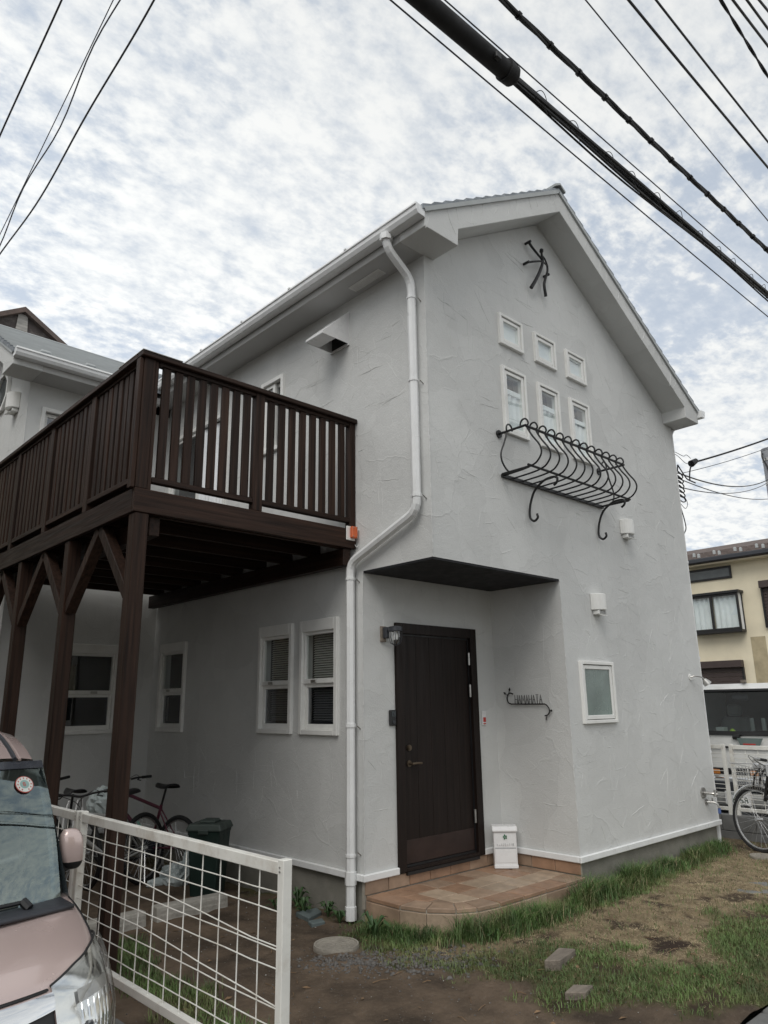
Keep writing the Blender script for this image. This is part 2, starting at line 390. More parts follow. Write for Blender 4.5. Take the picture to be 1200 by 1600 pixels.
def text_mesh(name, s, size, mat, parent, loc, rot, extr=.001, align='CENTER', label=None):
    cu = bpy.data.curves.new(name, 'FONT'); cu.body = s; cu.size = size; cu.extrude = extr; cu.align_x = align
    t = bpy.data.objects.new(name+'_tmp', cu); C.objects.link(t)
    me = bpy.data.meshes.new_from_object(t.evaluated_get(bpy.context.evaluated_depsgraph_get()))
    bpy.data.objects.remove(t); me.name = name; me.materials.clear(); me.materials.append(mat)
    o = bpy.data.objects.new(name, me); C.objects.link(o); o.parent = parent; o.location = loc; o.rotation_euler = rot
    if label: o['label'] = label
    return o

# wall frames: u runs along the wall, n points out of it
G = lambda u, n, z: (u, -n, z)                       # gable wall, y = 0
S = lambda u, n, z: (-n, u, z)                       # side wall, x = 0
DW = lambda u, n, z: (u, .87-n, z)                   # door wall
PW = lambda u, n, z: (1.81-n, u, z)                  # porch side wall
BW = lambda u, n, z: (u, 4.9-n, z)                   # wing front wall
WG = lambda u, n, z: (-1.83-n, u, z)                 # wing gable wall
RIDGE_X, RIDGE_Z, SL = 1.89, 7.0, .612
roof_z = lambda x: RIDGE_Z - SL*abs(x-RIDGE_X)
WRY, WRZ = 6.3, 6.62                                 # wing ridge
wroof_z = lambda y: WRZ - SL*abs(y-WRY)

def clip(poly, a, b, c):
    """keep a*u+b*z+c >= 0"""
    out = []
    for i in range(len(poly)):
        p, q = poly[i], poly[(i+1) % len(poly)]; dp = a*p[0]+b*p[1]+c; dq = a*q[0]+b*q[1]+c
        if dp >= 0: out.append(p)
        if (dp >= 0) != (dq >= 0): t = dp/(dp-dq); out.append((p[0]+(q[0]-p[0])*t, p[1]+(q[1]-p[1])*t))
    return out
def wall_mb(F, u0, u1, z0, z1, holes=(), clips=(), depth=.12, step=None):
    mb = MB(); us = sorted({u0, u1, *[h[0] for h in holes], *[h[1] for h in holes]}); zs = sorted({z0, z1, *[h[2] for h in holes], *[h[3] for h in holes]})
    for a, b in zip(us, us[1:]):
        for c, d in zip(zs, zs[1:]):
            mu, mz = (a+b)/2, (c+d)/2
            if any(h[0] < mu < h[1] and h[2] < mz < h[3] for h in holes): continue
            p = [(a, c), (b, c), (b, d), (a, d)]
            for k in clips: p = clip(p, *k)
            if len(p) > 2: mb.add([F(q[0], 0, q[1]) for q in p], [tuple(range(len(p)))])
    for a, b, c, d in holes:
        for p, q in (((a, c), (b, c)), ((b, c), (b, d)), ((b, d), (a, d)), ((a, d), (a, c))):
            mb.add([F(p[0], 0, p[1]), F(q[0], 0, q[1]), F(q[0], -depth, q[1]), F(p[0], -depth, p[1])], [(0, 1, 2, 3)])
    return mb

# ------------------------------------------------------------------ windows
def ring(mb, F, u0, u1, z0, z1, wd, n0, n1, top=None, bot=None):
    top = wd if top is None else top; bot = wd if bot is None else bot
    mb.fbox(F, u0, u0+wd, n0, n1, z0, z1); mb.fbox(F, u1-wd, u1, n0, n1, z0, z1)
    mb.fbox(F, u0+wd, u1-wd, n0, n1, z1-top, z1); mb.fbox(F, u0+wd, u1-wd, n0, n1, z0, z0+bot)
def pane(parent, F, u0, u1, z0, z1, n, mat, name='pane'):
    p = [Vector(F(u0, n, z0)), Vector(F(u1, n, z0)), Vector(F(u1, n, z1)), Vector(F(u0, n, z1))]
    nn = (p[1]-p[0]).cross(p[2]-p[0]); o_ = Vector(F(0, 1, 0))-Vector(F(0, 0, 0))
    return MB().add(p, [(0, 1, 2, 3) if nn.dot(o_) > 0 else (3, 2, 1, 0)]).build(name, mat, parent, fixn=False)
def lining(F, u0, u1, z0, z1, parent, depth=.5, mat=None):
    mb = MB(); e = .10; k = -.125
    a, b, c, d = u0-e, u1+e, z0-e, z1+e
    q = lambda u, n, z: F(u, n, z)
    mb.add([q(a, -depth, c), q(b, -depth, c), q(b, -depth, d), q(a, -depth, d), q(a, k, c), q(b, k, c), q(b, k, d), q(a, k, d)],
           [(0, 1, 2, 3), (0, 1, 5, 4), (1, 2, 6, 5), (2, 3, 7, 6), (3, 0, 4, 7)])
    return mb.build('room_lining', mat or m_dark, parent)
def window(parent, F, u0, u1, z0, z1, style, label=None, curtain=None, top=.05, dark=False):
    wd = .032 if style == 'fixed' else .045
    mb = MB(); ring(mb, F, u0, u1, z0, z1, wd, -.02, .034, top=top if style != 'fixed' else None)
    w_ = mb.build('window', m_trim, parent, bevel=.004, label=label)
    a, b, c, d = u0+wd, u1-wd, z0+wd, z1-(top if style != 'fixed' else wd)
    if style == 'fixed':
        g = .007
        mb = MB(); ring(mb, F, a+g, b-g, c+g, d-g, .033, -.03, .022, top=.038, bot=.038); mb.build('sash', m_trim, w_, bevel=.004)
        mb = MB(); ring(mb, F, a, b, c, d, g, -.03, .006); mb.build('gasket', m_black, w_)
        pane(w_, F, a+.04, b-.04, c+.045, d-.045, .010, m_frost if curtain == 'frost' else m_glass)
    elif style == 'hung':
        zm = c + (d-c)*.485
        mb = MB(); ring(mb, F, a, b, zm-.02, d, .028, -.03, .012, bot=.045); mb.build('sash', m_trim, w_, bevel=.003)
        mb = MB(); ring(mb, F, a, b, c, zm-.02, .034, -.05, -.012, bot=.05); mb.build('sash', m_trim, w_, bevel=.003)
        mb = MB(); ring(mb, F, a+.034, a+.034+(b-a-.068), c+.05, zm-.055, .022, -.06, -.055); mb.build('screen_frame', m_trimgrey, w_)
        pane(w_, F, a+.026, b-.026, zm+.02, d-.026, -.008, m_glass)
        pane(w_, F, a+.03, b-.03, c+.045, zm-.05, -.030, m_glass_d)
        MB().fbox(F, (a+b)/2+.03, (a+b)/2+.11, .012, .024, zm-.012, zm+.016).build('latch', m_steel, w_, bevel=.003)
        if curtain == 'blind':
            mb = MB(); z = c+.06
            while z < d-.03:
                p = [F(a+.03, -.085, z), F(b-.03, -.085, z), F(b-.03, -.108, z+.017), F(a+.03, -.108, z+.017)]
                mb.add(p, [(0, 1, 2, 3)]); z += .022
            mb.build('blind', m_blind, w_, kind='stuff', fixn=False)
    elif style == 'slide':
        um = (a+b)/2
        for k, (p, q, nn) in enumerate(((a, um+.03, -.05), (um-.03, b, -.01))):
            mb = MB(); ring(mb, F, p, q, c, d, .045, nn-.02, nn+.015); mb.build('sash', m_trim, w_, bevel=.003)
            pane(w_, F, p+.043, q-.043, c+.043, d-.043, nn-.002, m_glass_t if curtain == 'teal' and k == 0 else m_glass_d if dark else m_glass)
    if curtain in ('white', 'teal'):
        n_ = max(24, int((b-a)*90)); u_a, u_b = (a+.01, b-.01) if curtain == 'white' else (a, (a+b)/2)
        mb = MB().grid(lambda s, t: F(u_a+(u_b-u_a)*s, -.022+.009*math.sin(s*(u_b-u_a)*70)+.005*math.sin(s*31+2*t), c-.02+(d-c-.20 if curtain == 'white' else d-c)*t), n_, 4)
        mb.build('curtain', m_curtain, w_, smooth=True)
        if curtain == 'white': MB().fbox(F, a+.012, b-.012, -.045, -.005, d-.235, d-.185).build('curtain_rail', m_curtain, w_)
    if curtain == 'ceiling':
        MB().grid(lambda s_, t_: F(a+(b-a)*s_, -.020-.004*math.sin(t_*6+s_), c-.01+(d-c+.02)*t_), 6, 8).build('roman_blind', m_curtain, w_, smooth=True); MB().fbox(F, a, b, -.060, -.052, c-.01, d+.01).build('roman_blind', m_curtain, w_)
    if curtain != 'frost': lining(F, u0, u1, z0, z1, w_)
    return w_

# ------------------------------------------------------------------ the house
HL = Vector((2.35, 4.0, GZ))
house = thing('house', 'grey stucco two-storey house with steep gable and brown front door in a recessed porch', 'house', HL)
tall = [(1.052, 4.012, 4.72), (1.645, 4.012, 4.72), (2.235, 4.012, 4.72)]
g_holes = [(x+.02, x+.385-.02, 4.98, 5.28) for x, _, _ in tall] + [(x+.02, x+.385-.02, a+.02, b-.02) for x, a, b in tall]
roofclip = [(-SL, -1, 6.73+SL*RIDGE_X), (SL, -1, 6.73-SL*RIDGE_X)]
wall_mb(G, 0, 4.70, 2.668, 6.8, g_holes, roofclip).build('wall', m_stucco, house, fixn=False, label='street gable wall above the porch')
wall_mb(G, 1.81, 4.70, .13, 2.668, [(2.05, 2.614, 1.315, 1.866)]).build('wall', m_stucco, house, fixn=False, label='street gable wall beside the porch')
s_hole_lo = [(1.22, 1.75, 1.26, 2.265), (1.915, 2.46, 1.26, 2.265), (4.05, 4.66, 1.24, 2.24)]
s_hole_hi = [(2.17, 2.56, 4.22, 5.05), (3.32, 4.72, 3.12, 4.97)]
wall_mb(S, 0, 4.9, 2.668, 5.49, s_hole_hi).build('wall', m_stucco, house, fixn=False, label='long side wall above the deck')
wall_mb(S, .87, 4.9, .13, 2.668, s_hole_lo).build('wall', m_stucco, house, fixn=False, label='long side wall under the deck')
wall_mb(DW, 0, 1.81, .13, 2.668, [(.40, 1.49, .13, 2.20)]).build('wall', m_stucco, house, fixn=False, label='wall around the front door')
wall_mb(PW, 0, .87, .13, 2.668).build('wall', m_stucco, house, fixn=False, label='inner side wall of the porch')
b_holes = [(-1.13, -.48, 1.23, 2.22), (-1.65, -.78, 4.30, 5.06)]
wall_mb(BW, -1.83, 0, .13, 5.38, b_holes).build('wall', m_stucco, house, fixn=False, label='front wall of the rear wing')
wclip = [(-SL, -1, 6.35+SL*WRY), (SL, -1, 6.35-SL*WRY)]
wall_mb(WG, 4.9, 7.7, .13, 6.4, [], wclip).build('wall', m_stucco, house, fixn=False, label='gable wall of the rear wing')
mb = MB(); mb.add([(4.7, 0, .13), (4.7, 9, .13), (4.7, 9, 5.02), (4.7, 0, 5.02)], [(0, 1, 2, 3)])
mb.add([(0, 9, .13), (4.7, 9, .13), (4.7, 9, 5.02), (1.89, 9, 6.73), (0, 9, 5.57)], [(0, 1, 2, 3, 4)])
mb.add([(-1.83, 7.7, .13), (0, 7.7, .13), (0, 7.7, 5.5), (-1.83, 7.7, 5.5)], [(0, 1, 2, 3)])
mb.add([(0, 7.7, .13), (0, 9, .13), (0, 9, 5.57), (0, 7.7, 5.57)], [(0, 1, 2, 3)])
mb.build('wall', m_stucco, house, fixn=False, label='rear walls')
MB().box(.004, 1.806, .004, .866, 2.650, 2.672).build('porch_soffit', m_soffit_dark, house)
# barge, eave boxes, soffits
barge = [(-.30, 5.485), (.13, 5.485), (.145, 5.665), (RIDGE_X, 6.733), (4.49, 5.142), (4.49, 5.0), (4.85, 5.0), (4.85, 5.188), (RIDGE_X, 7.0), (-.30, 5.659)]
MB().prism(barge, lambda a, b: (a, -.305, b), lambda a, b: (a, .012, b)).build('bargeboard', m_stucco, house, bevel=.004)
MB().box(-.30, .012, .012, 4.86, 5.485, 5.572).build('eave_soffit', m_soffit, house, bevel=.003)
MB().box(4.69, 4.85, .012, 9, 5.0, 5.10).build('eave_soffit', m_soffit, house, bevel=.003)
def shingle_prof(x0, x1, z0, z1, n, t=.024):
    top = []
    for i in range(n):
        a, b = i/n, (i+1)/n
        top += [(x0+(x1-x0)*a, z0+(z1-z0)*a+t+.012), (x0+(x1-x0)*b, z0+(z1-z0)*b+.012)]
    return top + [(x1, z1-.03), (x0, z0-.012)]
for k, (x0, z0, n) in enumerate(((-.34, roof_z(-.34), 15), (4.90, roof_z(4.90), 20))):
    mb = MB(); mb.prism(shingle_prof(x0, RIDGE_X, z0+.006, RIDGE_Z+.006, n), lambda a, b: (a, -.325, b), lambda a, b: (a, 9.3, b))
    mb.build('roof', m_roof, house, label='street side slope of the main roof' if k else 'deck side slope of the main roof')
    mb = MB(); xx = x0*.985+.02; mb.beam((xx, -.314, roof_z(xx)-.016), (RIDGE_X, -.314, RIDGE_Z-.016), .024, .040); mb.build('rake_edging', m_roofedge, house)
mb = MB(); mb.prism([(-.10, -.052), (0, .004), (.10, -.052), (.095, -.078), (0, -.02), (-.095, -.078)], lambda a, b: (RIDGE_X+a, -.345, 7.075+b), lambda a, b: (RIDGE_X+a, 9.3, 7.075+b)); mb.build('ridge_cap', m_roofedge, house)
# wing roof
wb = [(4.52, 5.37), (4.92, 5.37), (4.92, wroof_z(4.92)-.27), (WRY, WRZ-.27), (7.66, wroof_z(7.66)-.27), (7.66, 5.37), (8.08, 5.37), (8.08, wroof_z(8.08)), (WRY, WRZ), (4.52, wroof_z(4.52))]
MB().prism(wb, lambda a, b: (-2.15, a, b), lambda a, b: (-1.818, a, b)).build('bargeboard', m_stucco, house, bevel=.004, label='bargeboard of the rear wing')
MB().box(-1.818, -.31, 4.52, 4.912, 5.37, 5.455).build('eave_soffit', m_soffit, house, bevel=.003)
for y0, n in ((4.48, 15), (8.12, 15)):
    mb = MB(); mb.prism(shingle_prof(y0, WRY, wroof_z(y0)+.006, WRZ+.006, n-2, .042), lambda a, b: (-2.18, a, b), lambda a, b: (1.25, a, b)); mb.build('roof', m_roof, house, label='roof slope of the rear wing')
    MB().beam((-2.163, y0+.03, wroof_z(y0+.03)-.016), (-2.163, WRY, WRZ-.016), .024, .04).build('rake_edging', m_roofedge, house)
mb = MB(); mb.prism([(-.10, -.052), (0, .004), (.10, -.052), (.095, -.078), (0, -.02), (-.095, -.078)], lambda a, b: (-2.19, WRY+a, WRZ+.075+b), lambda a, b: (1.25, WRY+a, WRZ+.075+b)); mb.build('ridge_cap', m_roofedge, house)
for k in range(13):  # pale strips imitate the light caught on the shingle butts
    yk = 4.48+(WRY-4.48)*k/13; MB().box(-2.178, -.12+.0*k, yk-.004, yk+.016, wroof_z(yk)+.046, wroof_z(yk)+.068).build('lit_butt_strip', m_roofedge, house)
for x in (-1.75, -1.2, -.62):
    yy = 4.74; MB().box(x-.07, x+.07, yy-.05, yy+.05, wroof_z(yy)+.02, wroof_z(yy)+.075).build('snow_guard', m_roofedge, house, bevel=.02)
# gutters
gp = [(0, .095), (-.118, .105), (-.124, .080), (-.112, .074), (-.108, .040), (-.088, .004), (-.004, 0)]
MB().prism(gp, lambda a, b: (-.302+a, -.315, 5.560+b), lambda a, b: (-.302+a, 4.50, 5.560+b)).build('gutter', m_pvc, house, bevel=.003)
MB().prism(gp, lambda a, b: (-2.16, 4.518+a, 5.445+b), lambda a, b: (-.43, 4.518+a, 5.445+b)).build('gutter', m_pvc, house, bevel=.003)
MB().prism(gp, lambda a, b: (4.852-a, -.36, 5.085+b), lambda a, b: (4.852-a, 9, 5.085+b)).build('gutter', m_pvc, house, bevel=.003)
for y in (.6, 1.5, 2.4, 3.3, 4.2):
    MB().box(-.43, -.31, y, y+.03, 5.657, 5.672).build('gutter_bracket', m_pvc, house)
# downpipes
def pipe(path, r, bands, nm, bend=.10):
    P = [Vector(p) for p in path]; pts = [P[0]]
    for i in range(1, len(P)-1):
        a = (P[i-1]-P[i]).normalized(); b = (P[i+1]-P[i]).normalized()
        for k in range(5):
            t = k/4; q = (P[i]+a*bend)*(1-t)**2 + P[i]*2*t*(1-t) + (P[i]+b*bend)*t*t; pts.append(q)
    pts.append(P[-1])
    p = MB().tube(pts, r, 8).build(nm, m_pvc, house)
    for c, d, l, rr in bands:
        c = Vector(c); d = Vector(d).normalized(); MB().tube([c-d*l*.5, c+d*l*.5], rr, 8).build('pipe_collar', m_pvc, p)
    return p
PY = .105; PX = -.068
dp = pipe([(-.372, PY, 5.57), (-.372, PY, 5.45), (PX, PY, 5.245), (PX, PY, 3.07), (PX, .965, 2.745), (PX, .965, -.18)], .040,
     [((-.372, PY, 5.545), (0, 0, 1), .06, .058), ((PX, PY, 5.06), (0, 0, 1), .022, .046), ((PX, PY, 4.25), (0, 0, 1), .022, .046), ((PX, PY, 3.20), (0, 0, 1), .03, .046), ((PX, .965, 2.60), (0, 0, 1), .022, .046),
      ((PX, .965, 1.33), (0, 0, 1), .03, .047), ((PX, .965, .30), (0, 0, 1), .022, .046), ((PX, .965, .13), (0, 0, 1), .10, .048), ((PX, .965, -.13), (0, 0, 1), .10, .047)], 'downpipe')
for z, y in ((5.06, PY), (4.25, PY), (3.20, PY), (2.60, .965), (1.33, .965), (.33, .965)):
    MB().tube([(PX+.03, y-.05, z-.004), (-.002, y-.055, z-.03)], .005, 6).build('pipe_bracket', m_steel, dp)
pipe([(4.775, .05, 4.98), (4.775, .05, -.16)], .030, [((4.775, .05, z), (0, 0, 1), .03, .036) for z in (4.4, 3.2, 2.0, .9)], 'downpipe')
MB().tube([(4.88, .05, 5.10), (4.88, .05, 5.05), (4.80, .05, 4.98), (4.775, .05, 4.95)], .036, 8).build('pipe_collar', m_pvc, house)
# windows
for i, (x, a, b) in enumerate(tall):
    window(house, G, x, x+.385, 4.958, 5.300, 'fixed', curtain='ceiling')
    window(house, G, x, x+.385, a, b, 'fixed', curtain='white', label='tall slim curtained window above the iron balcony')
window(house, G, 2.029, 2.634, 1.294, 1.887, 'fixed', label='frosted window low on the gable wall', curtain='frost')
window(house, S, 1.201, 1.768, 1.238, 2.290, 'hung', curtain='blind', top=.11)
window(house, S, 1.897, 2.478, 1.238, 2.290, 'hung', curtain='blind', top=.11)
window(house, S, 4.030, 4.680, 1.220, 2.262, 'hung', top=.11)
window(house, S, 2.150, 2.580, 4.200, 5.070, 'slide')
window(house, S, 3.300, 4.740, 3.100, 4.990, 'slide', curtain='teal')
window(house, BW, -1.150, -.460, 1.210, 2.245, 'hung', top=.11)
window(house, BW, -1.670, -.760, 4.280, 5.080, 'slide')
# octagon window and cowl on the wing gable
o8 = [(.30*math.cos(R(22.5+45*k)), .30*math.sin(R(22.5+45*k))) for k in range(8)]; i8 = [(a*.82, b*.82) for a, b in o8]
mb = MB(); cy_, cz_ = 6.0, 5.58
for k in range(8):
    p = [o8[k], o8[(k+1) % 8], i8[(k+1) % 8], i8[k]]; mb.prism(p, lambda a, b: WG(cy_+a, .045, cz_+b), lambda a, b: WG(cy_+a, .002, cz_+b))
ow = mb.build('window', m_trim, house, label='octagonal window high on the wing gable')
MB().prism(i8, lambda a, b: WG(cy_+a, .012, cz_+b), lambda a, b: WG(cy_+a, .004, cz_+b)).build('pane', m_dark_glass, ow)
# base strip, foundation
def strip(F, u0, u1): MB().fbox(F, u0, u1, .0005, .030, .105, .160).build('base_strip', m_pvc, house, bevel=.006)
strip(G, 1.78, 4.73); strip(PW, .0, .87); strip(DW, -.03, .377); strip(DW, 1.508, 1.81); strip(S, .87, 4.9); strip(BW, -1.83, 0)
def fnd(*a): MB().box(*a).build('foundation', m_conc, house)
fnd(1.83, 4.68, .02, 9, -.5, .125); fnd(.02, 1.829, .89, 9, -.5, .124); fnd(-1.81, .019, 4.92, 7.7, -.5, .123)
# soffit vent, range hood, round cowls
mb = MB(); mb.box(-.165, -.155, .44, .875, 5.478, 5.4848); mb.box(-.075, -.065, .44, .875, 5.478, 5.4848); mb.box(-.155, -.075, .44, .45, 5.478, 5.4848); mb.box(-.155, -.075, .865, .875, 5.478, 5.4848)
for k in range(4): mb.box(-.151+.019*k, -.139+.019*k, .45, .865, 5.479, 5.4848)
mb.build('soffit_vent', m_trim, house)
hv = [(0, 1.055, 5.365), (0, 1.33, 5.365), (0, 1.33, 5.0), (0, 1.055, 5.0), (-.335, 1.055, 5.005), (-.335, 1.33, 5.005), (-.335, 1.055, 5.03), (-.335, 1.33, 5.03)]
mb = MB().add(hv, [(0, 6, 7, 1), (4, 5, 7, 6), (0, 3, 4, 6), (1, 7, 5, 2)])
mb.box(-.335, -.17, 1.06, 1.325, 5.006, 5.012); mb.box(-.02, -.002, 1.05, 1.335, 4.985, 5.005)
hood = mb.build('range_hood_cover', m_white, house, fixn=False)
MB().add([(-.004, 1.06, 5.34), (-.004, 1.325, 5.34), (-.004, 1.325, 5.01), (-.004, 1.06, 5.01)], [(0, 1, 2, 3)]).build('hood_opening', m_black, hood)
def cowl(F, u, z, label, s=1.):
    mb = MB(); r = .115*s; h = .20*s
    prof = [(r*math.cos(R(a)), .10*math.sin(R(a))*s*1.1+.015) for a in range(0, 181, 15)]
    pts = [(-r, .001)] + [(-a, b) for a, b in prof] + [(r, .001)]
    mb.prism(pts, lambda a, b: F(u+a, b, z+h), lambda a, b: F(u+a, b, z)); mb.fbox(F, u-r*.72, u+r*.72, .001, .075, z-.045, z-.002)
    c = mb.build('vent_cowl', m_trim, house, bevel=.006, label=label)
    mb = MB(); mb.add([F(u-r*.72, .076, z-.05), F(u+r*.72, .076, z-.05), F(u+r*.62, .115, z-.062), F(u-r*.62, .115, z-.062)], [(0, 1, 2, 3)]); mb.build('drip_lip', m_trim, c, solid=.004)
    mb = MB()
    for k in range(3): mb.fbox(F, u-r*.6, u+r*.6, .0755, .078, z-.014-.011*k, z-.010-.011*k)
    mb.build('louvre', m_black, c)
cowl(G, 3.19, 3.315, 'upper round vent cowl beside the iron balcony', .84); cowl(G, 2.44, 2.405, 'lower round vent cowl above the frosted window', .84); cowl(WG, 5.35, 5.13, 'round vent cowl on the wing gable', 1.05)
# front door
mb = MB(); ring(mb, DW, .377, 1.508, .112, 2.229, .088, -.06, .030, top=.095, bot=.03)
door = mb.build('front_door', m_door, house, bevel=.004, label='dark brown plank front door')
mb = MB(); ring(mb, DW, .465, 1.420, .142, 2.134, .016, -.05, -.004); mb.build('rebate', m_black, door)
xs = [.481+i*(.923/5) for i in range(6)]
MB().fbox(DW, .481, 1.404, -.05, -.022, .158, 2.118).build('leaf', m_door, door)
for i in range(5): MB().fbox(DW, xs[i]+.0012, xs[i+1]-.0012, -.0215, -.012, .158, 2.118).build('plank', m_door, door, bevel=.0015)
MB().fbox(DW, .486, 1.399, -.0115, -.009, .165, .355).build('kick_plate', m_kick, door, bevel=.001)
for z in (1.93, 1.62, .46):
    MB().tube([DW(1.405, .010, z-.06), DW(1.405, .010, z+.06)], .0115, 10).tube([DW(1.405, .010, z-.003), DW(1.405, .010, z+.003)], .0125, 10).build('hinge', m_steel, door)
mb = MB().tube([DW(.548, -.012, 1.12), DW(.548, .004, 1.12)], .026, 16).tube([DW(.548, .004, 1.12), DW(.548, .014, 1.12)], .017, 14); mb.build('lock', m_bronze, door)
mb = MB().tube([DW(.548, -.012, .985), DW(.548, -.002, .985)], .028, 16).tube([DW(.548, -.002, .985), DW(.548, .038, .985)], .010, 10)
mb.tube([DW(.543, .036, .985), DW(.60, .040, .988), DW(.665, .036, .984)], [.012, .011, .010], 10); mb.build('door_handle', m_bronze, door, smooth=True)
MB().fbox(DW, .465, 1.42, -.05, .034, .085, .1115).build('threshold', m_black, door)
# tiles along the foot of the porch walls
def base_tiles(F, cuts, z0, z1):
    for a, b in zip(cuts, cuts[1:]):
        MB().fbox(F, a+.003, b-.003, -.012, .008+rnd.uniform(0, .003), z0, z1).build('base_tile', rnd.choice(m_ptile), house, bevel=.003)
base_tiles(DW, [.0, .262, .512, .768, 1.036, 1.30, 1.56, 1.80], .004, .102)
base_tiles(PW, [.0, .27, .53, .72, .855], .004, .102)
MB().fbox(DW, .0, 1.80, -.03, -.001, -.1, .104).build('tile_backing', m_grout, house); MB().fbox(PW, .001, .85, -.018, -.001, -.1, .104).build('tile_backing', m_grout, house)
MB().fbox(S, .866, .888, -.03, -.0185, -.22, .104).build('base_tile', m_ptile[0], house)

# trowel ridges in the stucco: raised strokes, too many and too fine to pick apart
def ridge_strokes(mb, F, rect, n, avoid=(), rg=rnd, clips=(), lmul=1.):
    u0, u1, z0, z1 = rect; k = 0
    while k < n:
        k += 1; u = rg.uniform(u0, u1); z = rg.uniform(z0, z1)
        L = rg.uniform(.07, .34)*lmul; t = rg.random()
        ang = rg.gauss(0, 7) if t < .46 else rg.choice((-1, 1))*rg.gauss(56, 12) if t < .78 else rg.gauss(90, 6)
        pts = [(u, z)]; m = 7; bend = rg.uniform(-16, 16)
        for i in range(m):
            a = R(ang + bend*i/m + rg.gauss(0, 5)); pts.append((pts[-1][0]+math.cos(a)*L/m, pts[-1][1]+math.sin(a)*L/m))
        if rg.random() < .22:
            a2 = ang + rg.choice((-1, 1))*rg.gauss(88, 10)
            for i in range(5): a = R(a2+rg.gauss(0, 6)); pts.append((pts[-1][0]+math.cos(a)*L*.6/5, pts[-1][1]+math.sin(a)*L*.6/5))
        if any(not (u0 < p[0] < u1 and z0 < p[1] < z1) for p in pts): continue
        if any(h[0]-.02 < p[0] < h[1]+.02 and h[2]-.02 < p[1] < h[3]+.02 for h in avoid for p in pts): continue
        if any(c[0]*p[0]+c[1]*p[1]+c[2] < .02 for c in clips for p in pts): continue
        W = rg.uniform(.0024, .0060); H = rg.uniform(.0010, .0034); kk = len(mb.v)
        for i, p in enumerate(pts):
            q = pts[min(i+1, len(pts)-1)]; o_ = pts[max(i-1, 0)]; dx, dz = q[0]-o_[0], q[1]-o_[1]; l = math.hypot(dx, dz) or 1
            nx, nz = -dz/l, dx/l; tp = (.25+.75*math.sin(math.pi*(i+.3)/(len(pts)-.4)))*rg.uniform(.6, 1.2)
            mb.v += [F(p[0]-nx*W*tp, -.001, p[1]-nz*W*tp), F(p[0], H*tp, p[1]), F(p[0]+nx*W*tp, -.001, p[1]+nz*W*tp)]
            if i: a = kk+3*(i-1); mb.f += [(a, a+1, a+4, a+3), (a+1, a+2, a+5, a+4)]
rg = random.Random(11); mb = MB()
gw = [(x-.01, x+.40, 4.94, 5.32) for x, _, _ in tall] + [(x-.01, x+.40, 3.99, 4.74) for x, _, _ in tall] + [(2.0, 2.66, 1.27, 1.91)]
ridge_strokes(mb, G, (.05, 4.65, 2.72, 6.5), 300, gw, rg, roofclip, 1.1); ridge_strokes(mb, G, (1.86, 4.65, .2, 2.72), 190, gw, rg)
ridge_strokes(mb, S, (.2, 4.8, 2.75, 5.4), 190, s_hole_hi, rg, lmul=1.2); ridge_strokes(mb, S, (.9, 4.8, .2, 2.6), 90, [(a-.06, b+.06, c-.06, d+.08) for a, b, c, d in s_hole_lo], rg)
ridge_strokes(mb, DW, (.02, 1.78, .2, 2.6), 60, [(.37, 1.52, 0, 2.24)], rg); ridge_strokes(mb, PW, (.02, .85, .2, 2.6), 34, [(.22, .75, 1.36, 1.68)], rg, lmul=1.3)
ridge_strokes(mb, BW, (-1.8, -.05, .2, 5.3), 40, [(a-.06, b+.06, c-.06, d+.08) for a, b, c, d in b_holes], rg); ridge_strokes(mb, WG, (4.95, 6.0, 3.4, 5.4), 40, [(5.2, 5.5, 5.0, 5.4), (5.66, 6.6, 5.1, 6.0)], rg)
BF = lambda u, n, z: (u, -.305-n, z)
for k in range(26):                                       # curved upright sweeps on the bargeboard
    x = -.22+k*.19+rg.uniform(-.05, .05)
    if x > 4.75: break
    top = roof_z(x)-.03; bot = max(roof_z(x)-.265, 5.02); l_ = (top-bot)*rg.uniform(.5, 1); s_ = rg.uniform(-.08, .10); kk = len(mb.v)
    for i in range(7):
        t = i/6; p = (x+s_*t*t, top-l_*t); tp = .3+.7*math.sin(math.pi*(t*.8+.1))
        mb.v += [BF(p[0]-.005*tp, -.001, p[1]), BF(p[0], .004*tp, p[1]), BF(p[0]+.005*tp, -.001, p[1])]
        if i: a = kk+3*(i-1); mb.f += [(a, a+1, a+4, a+3), (a+1, a+2, a+5, a+4)]
# rough bead along the wall corners
def corner_bead(mb, x, y, z0, z1):
    pts = [(x+rg.uniform(-.002, .002), y+rg.uniform(-.002, .002), z0+(z1-z0)*i/90) for i in range(91)]
    mb.tube(pts, [rg.uniform(.003, .0062) for _ in pts], 5)
corner_bead(mb, 1.81, 0, .16, 2.668); corner_bead(mb, 0, 0, 2.668, 5.485); corner_bead(mb, 0, .87, .16, 2.668); corner_bead(mb, 4.70, 0, .16, 5.0); corner_bead(mb, -1.83, 4.9, .16, 5.37)
mb.build('stucco_ridge', m_stucco, house, kind='stuff', fixn=False)

